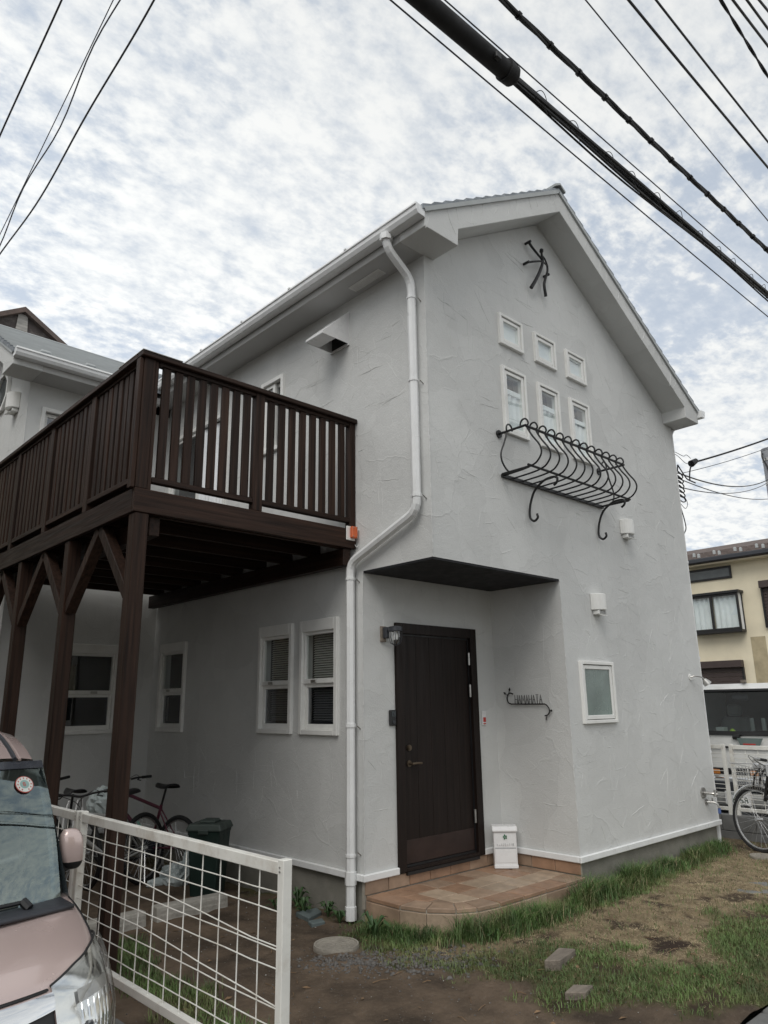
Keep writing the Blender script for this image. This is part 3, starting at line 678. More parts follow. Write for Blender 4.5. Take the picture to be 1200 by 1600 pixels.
# ------------------------------------------------------------------ porch
porch = thing('porch_step', 'rounded porch step paved with terracotta tiles under the front door', 'porch step', (.9, .4, GZ))
outl = [(.0, .858), (.0, .47), (.07, .25), (.216, .075), (.364, -.01), (.60, -.045), (.90, -.052), (1.20, -.055), (1.50, -.057), (1.79, -.058), (1.79, .858)]
cen = Vector((1.0, .858))
def inset(p, d):
    i = outl.index(p); out_n = []
    if p[0] == .0 and p[1] > .8: return (d, p[1])
    if p[0] == 1.79: return (p[0], p[1]+(d if p[1] < 0 else 0))
    a = Vector(outl[i-1]); b = Vector(outl[i+1]); t = (b-a).normalized(); n = Vector((-t.y, t.x))
    return (p[0]+n.x*d, p[1]+n.y*d)
inn = [inset(p, .20) for p in outl]
MB().prism([inset(p, .012) for p in outl], lambda a, b: (a, b, -.012), lambda a, b: (a, b, -.45)).build('mortar_bed', m_grout, porch)
def slab_tile(poly, z1, z0, name='tile'):
    if len(poly) < 3: return
    c = Vector((sum(p[0] for p in poly)/len(poly), sum(p[1] for p in poly)/len(poly)))
    area = abs(sum(poly[i][0]*poly[(i+1) % len(poly)][1]-poly[(i+1) % len(poly)][0]*poly[i][1] for i in range(len(poly))))/2
    if area < .002: return
    ps = []
    for p in poly:
        d = Vector(p)-c; l = d.length; ps.append(tuple(c + d*max(0, (l-.0075))/l))
    dz = rnd.uniform(-.0018, .0018)
    MB().prism(ps, lambda a, b: (a, b, z1+dz), lambda a, b: (a, b, z0)).build(name, rnd.choice(m_ptile), porch, bevel=.004)
for i in range(len(outl)-2): slab_tile([outl[i], outl[i+1], inn[i+1], inn[i]], .0, -.03)
def clip_in(poly, ring_):
    for i in range(len(ring_)-1):
        a, b = ring_[i], ring_[i+1]; poly = clip(poly, -(b[1]-a[1]), (b[0]-a[0]), (b[1]-a[1])*a[0]-(b[0]-a[0])*a[1])
        if len(poly) < 3: return []
    return poly
for i in range(8):
    for j in range(4):
        x0 = .10+i*.25; y0 = .858-.235*(j+1)
        p = [(x0, y0), (x0+.25, y0), (x0+.25, y0+.235), (x0, y0+.235)]
        p = clip(p, -1, 0, 1.79); p = clip_in(p, inn[:-1]); slab_tile(p, .0, -.03)
for i in range(len(outl)-2):
    a, b = Vector(outl[i]), Vector(outl[i+1]); t = (b-a).normalized(); n = Vector((t.y, -t.x))
    for z0, z1 in ((-.031, -.005), (-.19, -.036), (-.40, -.195)):
        q0, q1 = a+t*.0035, b-t*.0035; o_ = .004 if z1 > -.02 else 0
        ps = [q0+n*o_, q1+n*o_, q1-n*.02, q0-n*.02]
        if z1 > -.02: continue
        MB().prism([tuple(p) for p in ps], lambda x, y: (x, y, z1), lambda x, y: (x, y, z0)).build('riser_tile', rnd.choice(m_ptile[:2]), porch, bevel=.003)

# ------------------------------------------------------------------ timber deck
deck = thing('wooden_deck', 'dark brown timber balcony deck on braced posts along the side of the house', 'deck', (-1.07, 2.9, GZ))
DX, DY, DY1 = -2.14, .955, 4.86
MB().box(DX, -.003, DY, DY+.038, 2.885, 3.065).build('rim_board', m_wood_x, deck, bevel=.004)
MB().box(DX, DX+.038, DY+.041, DY1, 2.885, 3.065).build('rim_board', m_wood_y, deck, bevel=.004)
for k in range(28):
    y0 = DY+.042+k*.139
    if y0+.135 > DY1: break
    MB().box(DX+.042, -.02, y0, y0+.134, 3.028, 3.058).build('deck_board', m_wood_x, deck)
for k in range(9):
    y0 = DY+.06+k*.46
    MB().box(DX+.042, -.01, y0, y0+.042, 2.882, 3.024).build('joist', m_wood_x, deck, bevel=.003)
MB().box(-.14, -.055, DY+.02, DY1, 2.725, 2.879).build('beam', m_wood_y, deck, bevel=.004)
MB().box(-1.985, -1.90, DY+.06, DY1, 2.735, 2.879).build('beam', m_wood_y, deck, bevel=.004)
posts_y = (.962, 2.215, 3.43, 4.62)
for i, y in enumerate(posts_y):
    MB().box(-2.125, -2.015, y, y+.105, GZ-.05, 2.883).build('post', m_wood_z, deck, bevel=.006)
    for s_ in (-1, 1):
        if i == 0 and s_ < 0: continue
        yy = y+.0525+s_*.05; a = (-2.07, yy, 2.29); b = (-2.07, yy+s_*.56, 2.875)
        if b[1] > DY1: continue
        d_ = (Vector(b)-Vector(a)); MB().beam(a, b, .085, .085, (1, 0, 0)).build('brace', m_wood_z, deck, bevel=.004)
# railing
RT = 4.150
MB().box(DX-.03, .0-.004, DY-.028, DY+.072, RT-.042, RT).build('top_rail', m_wood_x, deck, bevel=.006)
MB().box(DX-.03, DX+.072, DY+.074, DY1, RT-.042, RT).build('top_rail', m_wood_y, deck, bevel=.006)
MB().box(DX-.032, DX+.30, DY-.031, DY+.06, RT+.0005, RT+.006).build('worn_rail_cap', m_pale_wood, deck)
MB().box(DX-.032, DX+.06, DY+.061, DY+.42, RT+.0005, RT+.006).build('worn_rail_cap', m_pale_wood, deck)
MB().box(DX+.072, DX+.092, DY+.10, DY1, 3.060, 3.185).build('inner_kick_board', m_wood_y, deck)
def rpost(x0, x1, y0, y1): return MB().box(x0, x1, y0, y1, 3.066, RT-.043).build('rail_post', m_wood_z, deck, bevel=.004)
rpost(DX+.002, DX+.092, DY+.002, DY+.092)
rpost(DX-.03, DX+.001, DY+.014, DY+.08); rpost(DX+.093, DX+.125, DY+.01, DY+.08)
rpost(-1.125, -1.035, DY+.004, DY+.074); rpost(-.075, -.006, DY+.004, DY+.074)
def balusters(p0, p1, n, along):
    w_, t_ = .066, .030
    gap = ((p1-p0)-n*w_)/(n+1)
    for k in range(n):
        q = p0+gap+(w_+gap)*k
        jt = rnd.uniform(-.003, .003)
        if along == 'x': mb = MB().box(q, q+w_, DY+.02+jt, DY+.02+t_+jt, 3.172, RT-.075)
        else: mb = MB().box(DX+.02+jt, DX+.02+t_+jt, q, q+w_, 3.172, RT-.075)
        mb.build('baluster', m_wood_z, deck, bevel=.003)
def rails(p0, p1, along):
    for z0, z1 in ((3.128, 3.170), (RT-.073, RT-.044)):
        if along == 'x': mb = MB().box(p0, p1, DY+.008, DY+.066, z0, z1)
        else: mb = MB().box(DX+.008, DX+.066, p0, p1, z0, z1)
        mb.build('under_rail' if z0 > 4 else 'bottom_rail', m_wood_x if along == 'x' else m_wood_y, deck, bevel=.003)
for a, b in ((DX+.127, -1.127), (-1.033, -.077)): rails(a, b, 'x'); balusters(a, b, 8, 'x')
ys = [DY+.094, 1.93, 2.90, 3.87, 4.84]
for i, (a, b) in enumerate(zip(ys, ys[1:])):
    p0 = a if i == 0 else a+.045; p1 = b-.045
    rails(p0, p1, 'y'); balusters(p0, p1, 8, 'y')
    rpost(DX+.004, DX+.074, b-.044, b+.044)
# orange box at the end of the rim board
jb = thing('outdoor_socket_box', 'small orange box on a white plate at the wall end of the deck rim', 'electrical box', (-.07, DY, 3.0))
MB().box(-.128, -.028, DY-.014, DY-.001, 2.955, 3.085).build('back_plate', m_trim, jb, bevel=.003)
MB().box(-.095, -.028, DY-.055, DY-.0145, 2.972, 3.080).build('box_body', m_orange, jb, bevel=.008)
for x, z in ((-.085, 2.985), (-.040, 2.985), (-.085, 3.066), (-.040, 3.066)): MB().tube([(x, DY-.060, z), (x, DY-.055, z)], .005, 8).build('screw', m_steel, jb)
MB().tube(smooth_path([(-.030, DY-.03, 3.06), (.005, DY-.035, 3.05), (.014, DY-.03, 2.98), (-.01, DY-.02, 2.90), (-.03, DY-.012, 2.92)], 6), .004, 6).build('cable', m_trim, jb)

# ------------------------------------------------------------------ ironwork
def iron(mb, name, parent, **k): return mb.build(name, m_iron, parent, smooth=True, **k)
bal = thing('iron_flower_balcony', 'black wrought iron flower balcony with curled bars under the tall windows', 'balcony', (1.85, -.15, 3.56))
X0, X1, BD = .965, 2.74, .33
YF = -BD
for x0 in (X0, X1-.0): pass
mb = MB().box(X0, X1, -.030, -.004, 3.545, 3.575); iron(mb, 'wall_bar', bal)
MB().tube([(X0, -.02, 3.572), (X0, YF, 3.572)], .012, 8).build('side_bar', m_iron, bal); MB().tube([(X1, -.02, 3.572), (X1, YF, 3.572)], .012, 8).build('side_bar', m_iron, bal)
MB().tube([(X0-.02, YF, 3.585), (X1+.02, YF, 3.585)], .012, 8).build('front_bar', m_iron, bal)
MB().tube([(X0+.0, YF+.02, 3.975), (X1, YF+.02, 3.975)], .013, 8).build('top_bar', m_iron, bal)
for x in (X0, X1):
    MB().tube([(x, YF+.02, 3.975), (x, -.004, 3.975)], .012, 8).build('top_side_bar', m_iron, bal)
    MB().tube([(x, -.014, 3.975), (x, -.002, 3.975)], .04, 14).build('rosette', m_iron, bal)
nb = 13
for k in range(nb):
    x = X0+.03+(X1-X0-.06)*k/(nb-1)
    belly = [(x, YF+.02, 3.965), (x, YF-.035, 3.86), (x, YF-.105, 3.755), (x, YF-.115, 3.675), (x, YF-.065, 3.61), (x, YF+.0, 3.585), (x, YF+.10, 3.572), (x, -.02, 3.565)]
    top = arc((x, YF-.012+.035, 4.0), .042, -150, 90, 10, 'yz'); top = [(x, YF+.02+.045*math.cos(R(a))+.03, 4.0+.055*math.sin(R(a))) for a in (-10, 30, 70, 110, 150, 185)]
    p = smooth_path([*top, *belly], 4)
    iron(MB().tube(p, .0085, 7), 'bar', bal)
for x in (X0, X1):                                    # side bars with their curls
    s_ = -1 if x == X0 else 1
    for y in (-.10,):
        belly = [(x, y, 3.965), (x+s_*.05, y, 3.85), (x+s_*.105, y, 3.74), (x+s_*.10, y, 3.66), (x+s_*.05, y, 3.60), (x+s_*.0, y, 3.572)]
        top = [(x-s_*.04+s_*.045*math.cos(R(a)), y, 4.0+.055*math.sin(R(a))) for a in (185, 150, 110, 70, 30, -10)]
        iron(MB().tube(smooth_path(top+belly, 4), .0085, 7), 'bar', bal)
for x in (X0+.40, X1-.14):                            # scroll brackets below
    p = [(x, YF+.02, 3.475), (x, YF-.015, 3.50), (x, YF-.02, 3.54), (x, YF+.03, 3.560), (x, -.20, 3.545), (x, -.095, 3.475), (x, -.04, 3.37), (x, -.018, 3.27), (x, -.025, 3.205), (x, -.065, 3.175), (x, -.105, 3.20), (x, -.10, 3.24)]
    iron(MB().tube(smooth_path(p, 5), .0115, 7), 'scroll_bracket', bal)
orn = thing('iron_wall_ornament', 'black forged iron twig ornament high under the gable peak', 'wall ornament', (1.87, -.05, 6.1))
def tw(pts, r): return iron(MB().tube(smooth_path(pts, 6), [r[0]+(r[1]-r[0])*i/(6*(len(pts)-1)) for i in range(6*(len(pts)-1)+1)], 8), 'iron_twig', orn)
tw([(1.636, -.05, 6.363), (1.662, -.06, 6.317), (1.742, -.07, 6.262), (1.80, -.075, 6.230), (1.825, -.075, 6.207)], (.015, .010))
tw([(1.839, -.07, 6.280), (1.88, -.07, 6.265), (1.919, -.065, 6.232), (1.946, -.06, 6.185), (1.935, -.06, 6.113), (1.873, -.06, 5.979), (1.855, -.06, 5.905), (1.887, -.05, 5.798)], (.007, .018))
tw([(1.868, -.05, 6.356), (1.838, -.07, 6.272), (1.822, -.085, 6.181), (1.753, -.085, 6.035), (1.672, -.075, 5.894), (1.618, -.05, 5.795)], (.012, .022))
tw([(1.577, -.05, 6.083), (1.678, -.08, 6.125), (1.806, -.09, 6.174), (1.947, -.065, 6.192)], (.013, .008))
for p in ((1.577, 6.083), (1.636, 6.363), (1.947, 6.088)):
    MB().tube([(p[0], -.075, p[1]), (p[0], -.001, p[1])], .015, 8).build('iron_peg', m_iron, orn)
MB().tube([(1.866, -.05, 6.345), (1.872, -.05, 6.375)], .022, 8).build('iron_peg', m_iron, orn)
# nameplate CHAMAHATA on the porch side wall: u = y (runs away), read from left (large y) to right
sign = thing('iron_nameplate', 'black iron name sign CHAMAHATA with leafy vine on the porch side wall', 'sign', (1.79, .47, 1.4))
SX = 1.81-.022
def sp_(a, b): return (SX, a, b)
iron(MB().tube([sp_(.660, 1.487), sp_(.455, 1.484), sp_(.255, 1.483)], .0065, 8), 'base_vine', sign)
iron(MB().tube(smooth_path([sp_(.655, 1.487), sp_(.688, 1.500), sp_(.704, 1.535), sp_(.694, 1.575), sp_(.664, 1.594), sp_(.628, 1.584)], 6), .0065, 8), 'letter', sign, label='large curled letter C')
iron(MB().tube(smooth_path([sp_(.255, 1.483), sp_(.235, 1.474), sp_(.212, 1.448), sp_(.205, 1.415), sp_(.226, 1.384), sp_(.262, 1.374)], 6), .006, 8), 'vine_tail', sign)
iron(MB().tube(smooth_path([sp_(.230, 1.385), sp_(.244, 1.36), sp_(.250, 1.335)], 5), .004, 6), 'vine_tail', sign)
for (a, b, da, db) in ((.698, 1.57, .036, .026), (.676, 1.59, -.010, .044), (.208, 1.43, -.028, -.010)):
    n_ = Vector((0, da, db)); t_ = Vector((0, -db, da)).normalized()*.012; p = Vector(sp_(a, b))
    iron(MB().tube([p, p+n_*.4], .003, 6), 'stalk', sign)
    q = p+n_*.35; e = p+n_*1.35; MB().add([q, q*.5+e*.5+t_, e, q*.5+e*.5-t_], [(0, 1, 2, 3)]).build('leaf', m_iron, sign, solid=.004)
def letter(ch, a0, wd):
    z0, z1 = 1.490, 1.572; L_ = lambda u, v: sp_(a0-wd*u, z0+(z1-z0)*v)
    st = {'H': [[(0, 0), (0, 1)], [(1, 0), (1, 1)], [(0, .5), (1, .5)]], 'A': [[(0, 0), (.5, 1), (1, 0)], [(.2, .42), (.8, .42)]],
          'M': [[(0, 0), (.1, 1), (.5, .35), (.9, 1), (1, 0)]], 'T': [[(.5, 0), (.5, 1)], [(0, 1), (1, 1)]]}[ch]
    mb = MB()
    for s_ in st: mb.tube([L_(*p) for p in s_], .0031, 6)
    mb.build('letter', m_iron, sign)
a0 = .606
for ch in 'HAMAHATA':
    wd = .040 if ch == 'M' else .031; letter(ch, a0, wd); a0 -= wd+.0095
for y in (.60, .40): MB().tube([(1.809, y, 1.486), (SX, y, 1.486)], .004, 6).build('standoff', m_iron, sign)

# ------------------------------------------------------------------ small things on the walls
lamp = thing('porch_wall_lamp', 'small caged wall lamp on a wooden block beside the front door', 'wall lamp', (.265, .82, 2.05))
MB().fbox(DW, .200, .262, .001, .022, 2.045, 2.185).build('wood_block', m_timber, lamp, bevel=.003)
MB().fbox(DW, .215, .258, .0225, .07, 2.075, 2.175).build('bracket', m_trimgrey, lamp, bevel=.006)
MB().tube([DW(.237, .07, 2.150), DW(.237, .15, 2.150)], .016, 10).build('arm', m_trimgrey, lamp)
c = DW(.237, .165, 0)
MB().lathe([(.030, 2.175), (.062, 2.168), (.064, 2.130), (.050, 2.126)], 20, (c[0], c[1], 0)).build('cap', m_trimgrey, lamp, smooth=True)
MB().lathe([(.044, 2.126), (.046, 2.08), (.040, 2.04), (.022, 2.02), (.004, 2.014)], 16, (c[0], c[1], 0)).build('globe', m_headglass, lamp, smooth=True)
MB().lathe([(.014, 2.125), (.026, 2.085), (.022, 2.055), (.002, 2.045)], 12, (c[0], c[1], 0)).build('bulb', m_white, lamp, smooth=True)
for k in range(4):
    t = k*math.pi/4
    p = [(c[0]+r_*math.cos(t), c[1]+r_*math.sin(t), z) for r_, z in ((.056, 2.126), (.056, 2.07), (.045, 2.025), (.0, 2.0), (-.045, 2.025), (-.056, 2.07), (-.056, 2.126))]
    MB().tube(p, .0028, 6).build('cage_wire', m_trimgrey, lamp)
bell = thing('video_doorbell', 'black video doorbell left of the front door', 'doorbell', (.335, .85, 1.32))
MB().fbox(DW, .292, .372, .001, .022, 1.318, 1.452).build('doorbell_body', m_black, bell, bevel=.006)
MB().fbox(DW, .312, .362, .0221, .026, 1.392, 1.440).build('camera_panel', m_dark_glass, bell, bevel=.004)
MB().tube([DW(.337, .0262, 1.418), DW(.337, .030, 1.418)], .010, 14).build('lens', m_trimgrey, bell)
MB().tube([DW(.337, .022, 1.348), DW(.337, .027, 1.348)], .014, 14).build('bell_button', m_trimgrey, bell)
red = thing('alarm_plate', 'small white plate with red mark right of the front door', 'sign', (1.6, .86, 1.28))
MB().fbox(DW, 1.570, 1.628, .001, .016, 1.285, 1.425).build('plate', m_white, red, bevel=.004)
MB().fbox(DW, 1.580, 1.618, .0162, .019, 1.318, 1.362).build('red_mark', m_red, red)
MB().fbox(DW, 1.580, 1.618, .0162, .018, 1.296, 1.306).build('red_mark', m_red, red)
# corner lamp, taps, service head
cl = thing('corner_wall_lamp', 'small silver lamp on a bent arm at the right corner of the gable wall', 'wall lamp', (4.45, -.1, 1.7))
MB().tube([(4.40, -.012, 1.765), (4.40, -.001, 1.765)], .035, 14).build('wall_plate', m_trim, cl)
MB().tube(smooth_path([(4.40, -.01, 1.765), (4.43, -.05, 1.775), (4.48, -.10, 1.765), (4.505, -.125, 1.735)], 6), .008, 8).build('arm', m_steel, cl)
MB().tube([(4.50, -.122, 1.738), (4.52, -.14, 1.70), (4.53, -.15, 1.68)], [.022, .042, .048], 16).build('lamp_head', m_steel, cl, smooth=True)
tap = thing('outdoor_tap', 'lower garden tap with blue lever near the foot of the gable wall', 'tap', (4.46, -.05, .33))
MB().tube([(4.44, -.001, .375), (4.44, -.012, .375)], .034, 14).build('flange', m_steel, tap)
MB().tube([(4.44, -.012, .375), (4.46, -.09, .375), (4.47, -.12, .355), (4.475, -.125, .315)], .012, 8).build('spout', m_steel, tap, smooth=True)
MB().tube([(4.455, -.07, .385), (4.455, -.07, .42)], .008, 8).build('spindle', m_steel, tap)
MB().box(4.47, 4.49, -.14, -.11, .255, .318).build('blue_nozzle', M('blue_plastic', (.08, .13, .32), .4), tap, bevel=.004)
tap2 = thing('wall_valve', 'upper grey pipe valve with round flange above the garden tap', 'tap', (4.40, -.05, .45))
MB().tube([(4.385, -.001, .478), (4.385, -.016, .478)], .058, 18).build('flange', m_steel, tap2)
MB().tube([(4.385, -.016, .478), (4.40, -.10, .474), (4.42, -.15, .47)], .016, 8).build('pipe', m_steel, tap2)
MB().tube([(4.41, -.13, .440), (4.415, -.135, .515)], .02, 8).build('valve_body', m_steel, tap2)
# mailbox leaning in the porch corner
mail = thing('mailbox', 'white metal mailbox with green leaf emblem standing on the tiled step', 'mailbox', (1.578, .653, .003), R(-45.5), local=True)
mw, mh, mt = .108, .355, .12
pt = [(-.0, .0), (.10, .0), (.145, mh), (.05, mh-.005)]
MB().prism([(0, 0), (.11, 0), (.13, mh-.01), (.022, mh-.035)], lambda a, b: (-mw, a, b), lambda a, b: (mw, a, b)).build('body', m_white, mail, bevel=.006)
MB().prism([(-.010, 0), (.04, 0), (.04, .034), (-.006, .034)], lambda a, b: (-mw-.004, a, b), lambda a, b: (mw+.004, a, b)).build('foot', m_white, mail, bevel=.006)
MB().prism([(.010, mh-.042), (.004, mh-.028), (.03, mh+.008), (.14, mh+.012), (.14, mh-.006), (.05, mh-.012)], lambda a, b: (-mw-.010, a, b), lambda a, b: (mw+.010, a, b)).build('lid', m_white, mail, bevel=.005)
fl = lambda a, z, n=0.: (a, z*.0625-n, z)                 # slanting front
mb = MB(); mb.add([fl(-mw+.012, .05, .003), fl(mw-.012, .05, .003), fl(mw-.012, .172, .003), fl(-mw+.012, .172, .003), fl(-mw+.012, .05, -.003), fl(mw-.012, .05, -.003), fl(mw-.012, .172, -.003), fl(-mw+.012, .172, -.003)],
                  [(0, 1, 2, 3), (0, 1, 5, 4), (1, 2, 6, 5), (2, 3, 7, 6), (3, 0, 4, 7)]); mb.build('door', m_white, mail, bevel=.002)
MB().box(-mw+.01, mw-.01, .175*.0625-.0035, .175*.0625+.002, .1745, .1775).build('seam', m_trimgrey, mail)
for k in range(5):
    a = R(90+72*k+14); d = Vector((math.cos(a), math.sin(a))); nrm = Vector((-d.y, d.x)); L_ = (.026, .023, .025, .024, .022)[k]
    pts = [d*.003, d*L_*.55+nrm*.0075, d*L_, d*L_*.55-nrm*.0075]
    MB().add([fl(p.x-.0, .272+p.y, .004+.003*(i == 1)) for i, p in enumerate(pts)], [(0, 1, 2, 3)]).build('emblem_leaf', m_green, mail, solid=.003)
mb = MB(); rq = random.Random(3)                          # a worn line of raised marks, no longer legible
for k in range(9):
    x = -.074+.0185*k; z = .206
    p = [fl(x+rq.uniform(-.006, .006), z+rq.uniform(-.013, .013), .006) for _ in range(4)]
    mb.tube(p, .0019, 5)
mb.build('raised_mark', M('worn_mark', (.42, .42, .42), .5), mail)

# ------------------------------------------------------------------ ground
ORG[0] = Vector((0, 0, 0))
_g = np.random.default_rng(5)
_tab = _g.random((64, 64))
def vnoise(x, y, f):
    x = np.asarray(x)*f; y = np.asarray(y)*f; i = np.floor(x).astype(int); j = np.floor(y).astype(int); a = x-i; b = y-j
    a = a*a*(3-2*a); b = b*b*(3-2*b); g = lambda p, q: _tab[p % 64, q % 64]
    return (g(i, j)*(1-a)+g(i+1, j)*a)*(1-b)+(g(i, j+1)*(1-a)+g(i+1, j+1)*a)*b
def fbm(x, y, f): return (vnoise(x, y, f)*.5+vnoise(x+9.1, y+3.7, f*2.1)*.28+vnoise(x+2.3, y+7.9, f*4.3)*.14+vnoise(x+5.5, y+1.2, f*9)*.08)
edge_y = [-2.1, -1.95, -1.6, -1.2, -.6, 0, .5, 1.0]; edge_x = [.55, .42, .08, -.28, -.44, -.40, -.33, -.12]
def sm(v, a, b): t = np.clip((v-a)/(b-a), 0, 1); return t*t*(3-2*t)
straw_poly = [(-.22, -.02), (.2, -.36), (.62, -.55), (.74, -.90), (.62, -1.30), (1.0, -1.46), (1.55, -1.30), (2.3, -1.12), (3.0, -1.45), (5.2, -1.7), (5.25, .1), (3.0, -.22), (1.8, -.30), (.8, -.30)]
def poly_sd(x, y, P):
    d = np.full(np.shape(x), 1e9); ins = np.zeros(np.shape(x), bool); n = len(P)
    for i in range(n):
        ax, ay = P[i]; bx, by = P[(i+1) % n]; t = np.clip(((x-ax)*(bx-ax)+(y-ay)*(by-ay))/((bx-ax)**2+(by-ay)**2), 0, 1)
        d = np.minimum(d, np.hypot(x-ax-t*(bx-ax), y-ay-t*(by-ay)))
        c = ((ay > y) != (by > y)) & (x < (bx-ax)*(y-ay)/(by-ay+1e-12)+ax); ins ^= c
    return np.where(ins, d, -d)
def zones(x, y):
    x = np.asarray(x, float); y = np.asarray(y, float); n = fbm(x, y, 2.2)-.5; n2 = fbm(x+4, y+8, 6)-.5
    e = np.interp(y, edge_y, edge_x)
    lawn = sm(x-e+n*.8+n2*.45, -.08, .2)*(1-sm(x, 4.9, 5.3))
    straw = sm(poly_sd(x, y, straw_poly)+n*.7+n2*.5, -.14, .16)
    bare = sm(n2+.42*n-.14, .0, .10)*.85+sm(.5-np.hypot((x-1.02)/.40, (y+1.13)/.30)+n2*.9, -.05, .35)+sm(.5-np.hypot((x-.62)/.50, (y+.42)/.22)+n2*.9, 0, .4)*.8+sm(.5-np.hypot((x-.45)/.5, (y+1.72)/.3)+n2*.8, 0, .4)
    bare = np.maximum(bare, sm(x, 4.0, 4.9)*.75)
    return lawn, straw*lawn, np.clip(bare, 0, 1)*lawn
def gz(x, y):
    x = np.asarray(x, float); y = np.asarray(y, float)
    z = GZ + .05*sm(x, .2, 4.4)*(1-sm(y, .2, .6)) + .02*sm(x, -.2, .4)*(1-sm(y, .2, .6)) + (fbm(x, y, 1.3)-.5)*.05 + (fbm(x+3, y, 5)-.5)*.034 + (fbm(x+1, y+6, 14)-.5)*.018
    z = np.where(x < -2.2, GZ-.02, z)
    return z - .06*sm(-y, 1.7, 2.1)*sm(x, -.3, .5)
def np_mesh(name, v, f, mat, kind=None, attrs=None, smooth=False):
    me = bpy.data.meshes.new(name); nv, (nf, k) = len(v), f.shape
    me.vertices.add(nv); me.vertices.foreach_set('co', v.astype(np.float32).ravel())
    me.loops.add(nf*k); me.loops.foreach_set('vertex_index', f.astype(np.int32).ravel())
    me.polygons.add(nf); me.polygons.foreach_set('loop_start', np.arange(0, nf*k, k, dtype=np.int32))
    for an, av in (attrs or {}).items():
        a = me.color_attributes.new(an, 'FLOAT_COLOR', 'POINT'); a.data.foreach_set('color', av.astype(np.float32).ravel())
    me.update(calc_edges=True); me.validate()
    if smooth: me.polygons.foreach_set('use_smooth', [True]*nf)
    me.materials.append(mat); o = bpy.data.objects.new(name, me); C.objects.link(o)
    if kind: o['kind'] = kind
    return o
# yard soil with worn turf: fine grid near the house
gx = np.arange(-2.40, 5.30, .03); gy = np.arange(-1.97, 4.95, .03)
X, Y = np.meshgrid(gx, gy, indexing='ij'); lw, st, br = zones(X, Y); Z = gz(X, Y)
rgba = np.stack([lw, st, br, np.ones_like(lw)], -1)
n0, n1 = X.shape; idx = np.arange(n0*n1).reshape(n0, n1)
quads = np.stack([idx[:-1, :-1], idx[1:, :-1], idx[1:, 1:], idx[:-1, 1:]], -1).reshape(-1, 4)
m, t, b = mat_base('yard_soil'); va = t.nodes.new('ShaderNodeVertexColor'); va.layer_name = 'zone'; sx = t.nodes.new('ShaderNodeSeparateColor'); t.links.new(va.outputs[0], sx.inputs[0])
v = tcoord(t, 'Object')
soil = tmix(t, tmap(t, tnoise(t, v, 1.6, 7, .65), .35, .68), (.064, .049, .037), (.20, .148, .106))
soil = tmix(t, tmap(t, tnoise(t, v, 38, 4, .7), .56, .75, 0, .55), soil, (.20, .17, .135))
turf = tmix(t, tmap(t, tnoise(t, v, 5, 6, .7), .35, .65), (.070, .078, .034), (.14, .12, .062))
thatch = tmix(t, tmap(t, tnoise(t, v, 7, 7, .75), .35, .66), (.155, .118, .075), (.33, .26, .16))
c = tmix(t, sx.outputs[0], soil, turf); c = tmix(t, sx.outputs[1], c, thatch); c = tmix(t, sx.outputs[2], c, (.048, .034, .026))
t.links.new(c, b.inputs['Base Color']); b.inputs['Roughness'].default_value = .95; b.inputs['Specular IOR Level'].default_value = .15
tbump(t, b, tnoise(t, v, 26, 8, .75), .8, .02)
np_mesh('ground', np.stack([X, Y, Z], -1).reshape(-1, 3), quads, m, 'structure', {'zone': rgba.reshape(-1, 4)}, True)
# the wide lie of the land, street, car park
m_earth = M('far_ground', (.10, .09, .08), .95, var=.25, scale=2, bump=.4)
MB().add([(-500, -500, -.42), (600, -500, -.42), (600, 600, -.42), (-500, 600, -.42)], [(0, 1, 2, 3)]).build('terrain', m_earth, None, kind='structure')
MB().box(-60, 90, -9.0, -2.13, -.60, -.305).build('street', m_asphalt, None, kind='structure')
MB().box(-9, -2.735, -2.125, 14, -.60, -.30).build('driveway', m_asphalt, None, kind='structure')
MB().box(5.45, 40, -2.125, 30, -.60, -.17).build('parking_lot', m_asphalt, None, kind='structure')
MB().box(-2.56, 5.44, 5.0, 30, -.60, -.23).build('backyard', m_earth, None, kind='structure')
kerb = MB().box(-2.55, 9, -2.125, -1.96, -.60, -.30).build('kerb', m_conc2, None, kind='structure')
ORG[0] = Vector((0, 0, 0))
for k in range(15):
    x = -2.5+k*.61; MB().box(x, x+.60, -2.12, -1.955, -.45, -.245+rnd.uniform(-.006, .006)).build('kerb_stone', m_blockwall, kerb, bevel=.015)
kr = MB().box(-2.73, -2.42, -2.0, 4.9, -.60, -.32).build('side_kerb', m_conc2, None, kind='structure')
for k in range(11):
    y = -1.95+k*.61; MB().box(-2.415, -2.21, y, y+.60, -.45, -.19+rnd.uniform(-.006, .006)).build('kerb_stone', m_blockwall, kr, bevel=.012)
MB().box(-2.734, -2.418, -1.96, 4.9, -.5, -.245).build('planting_strip', m, None, kind='structure')

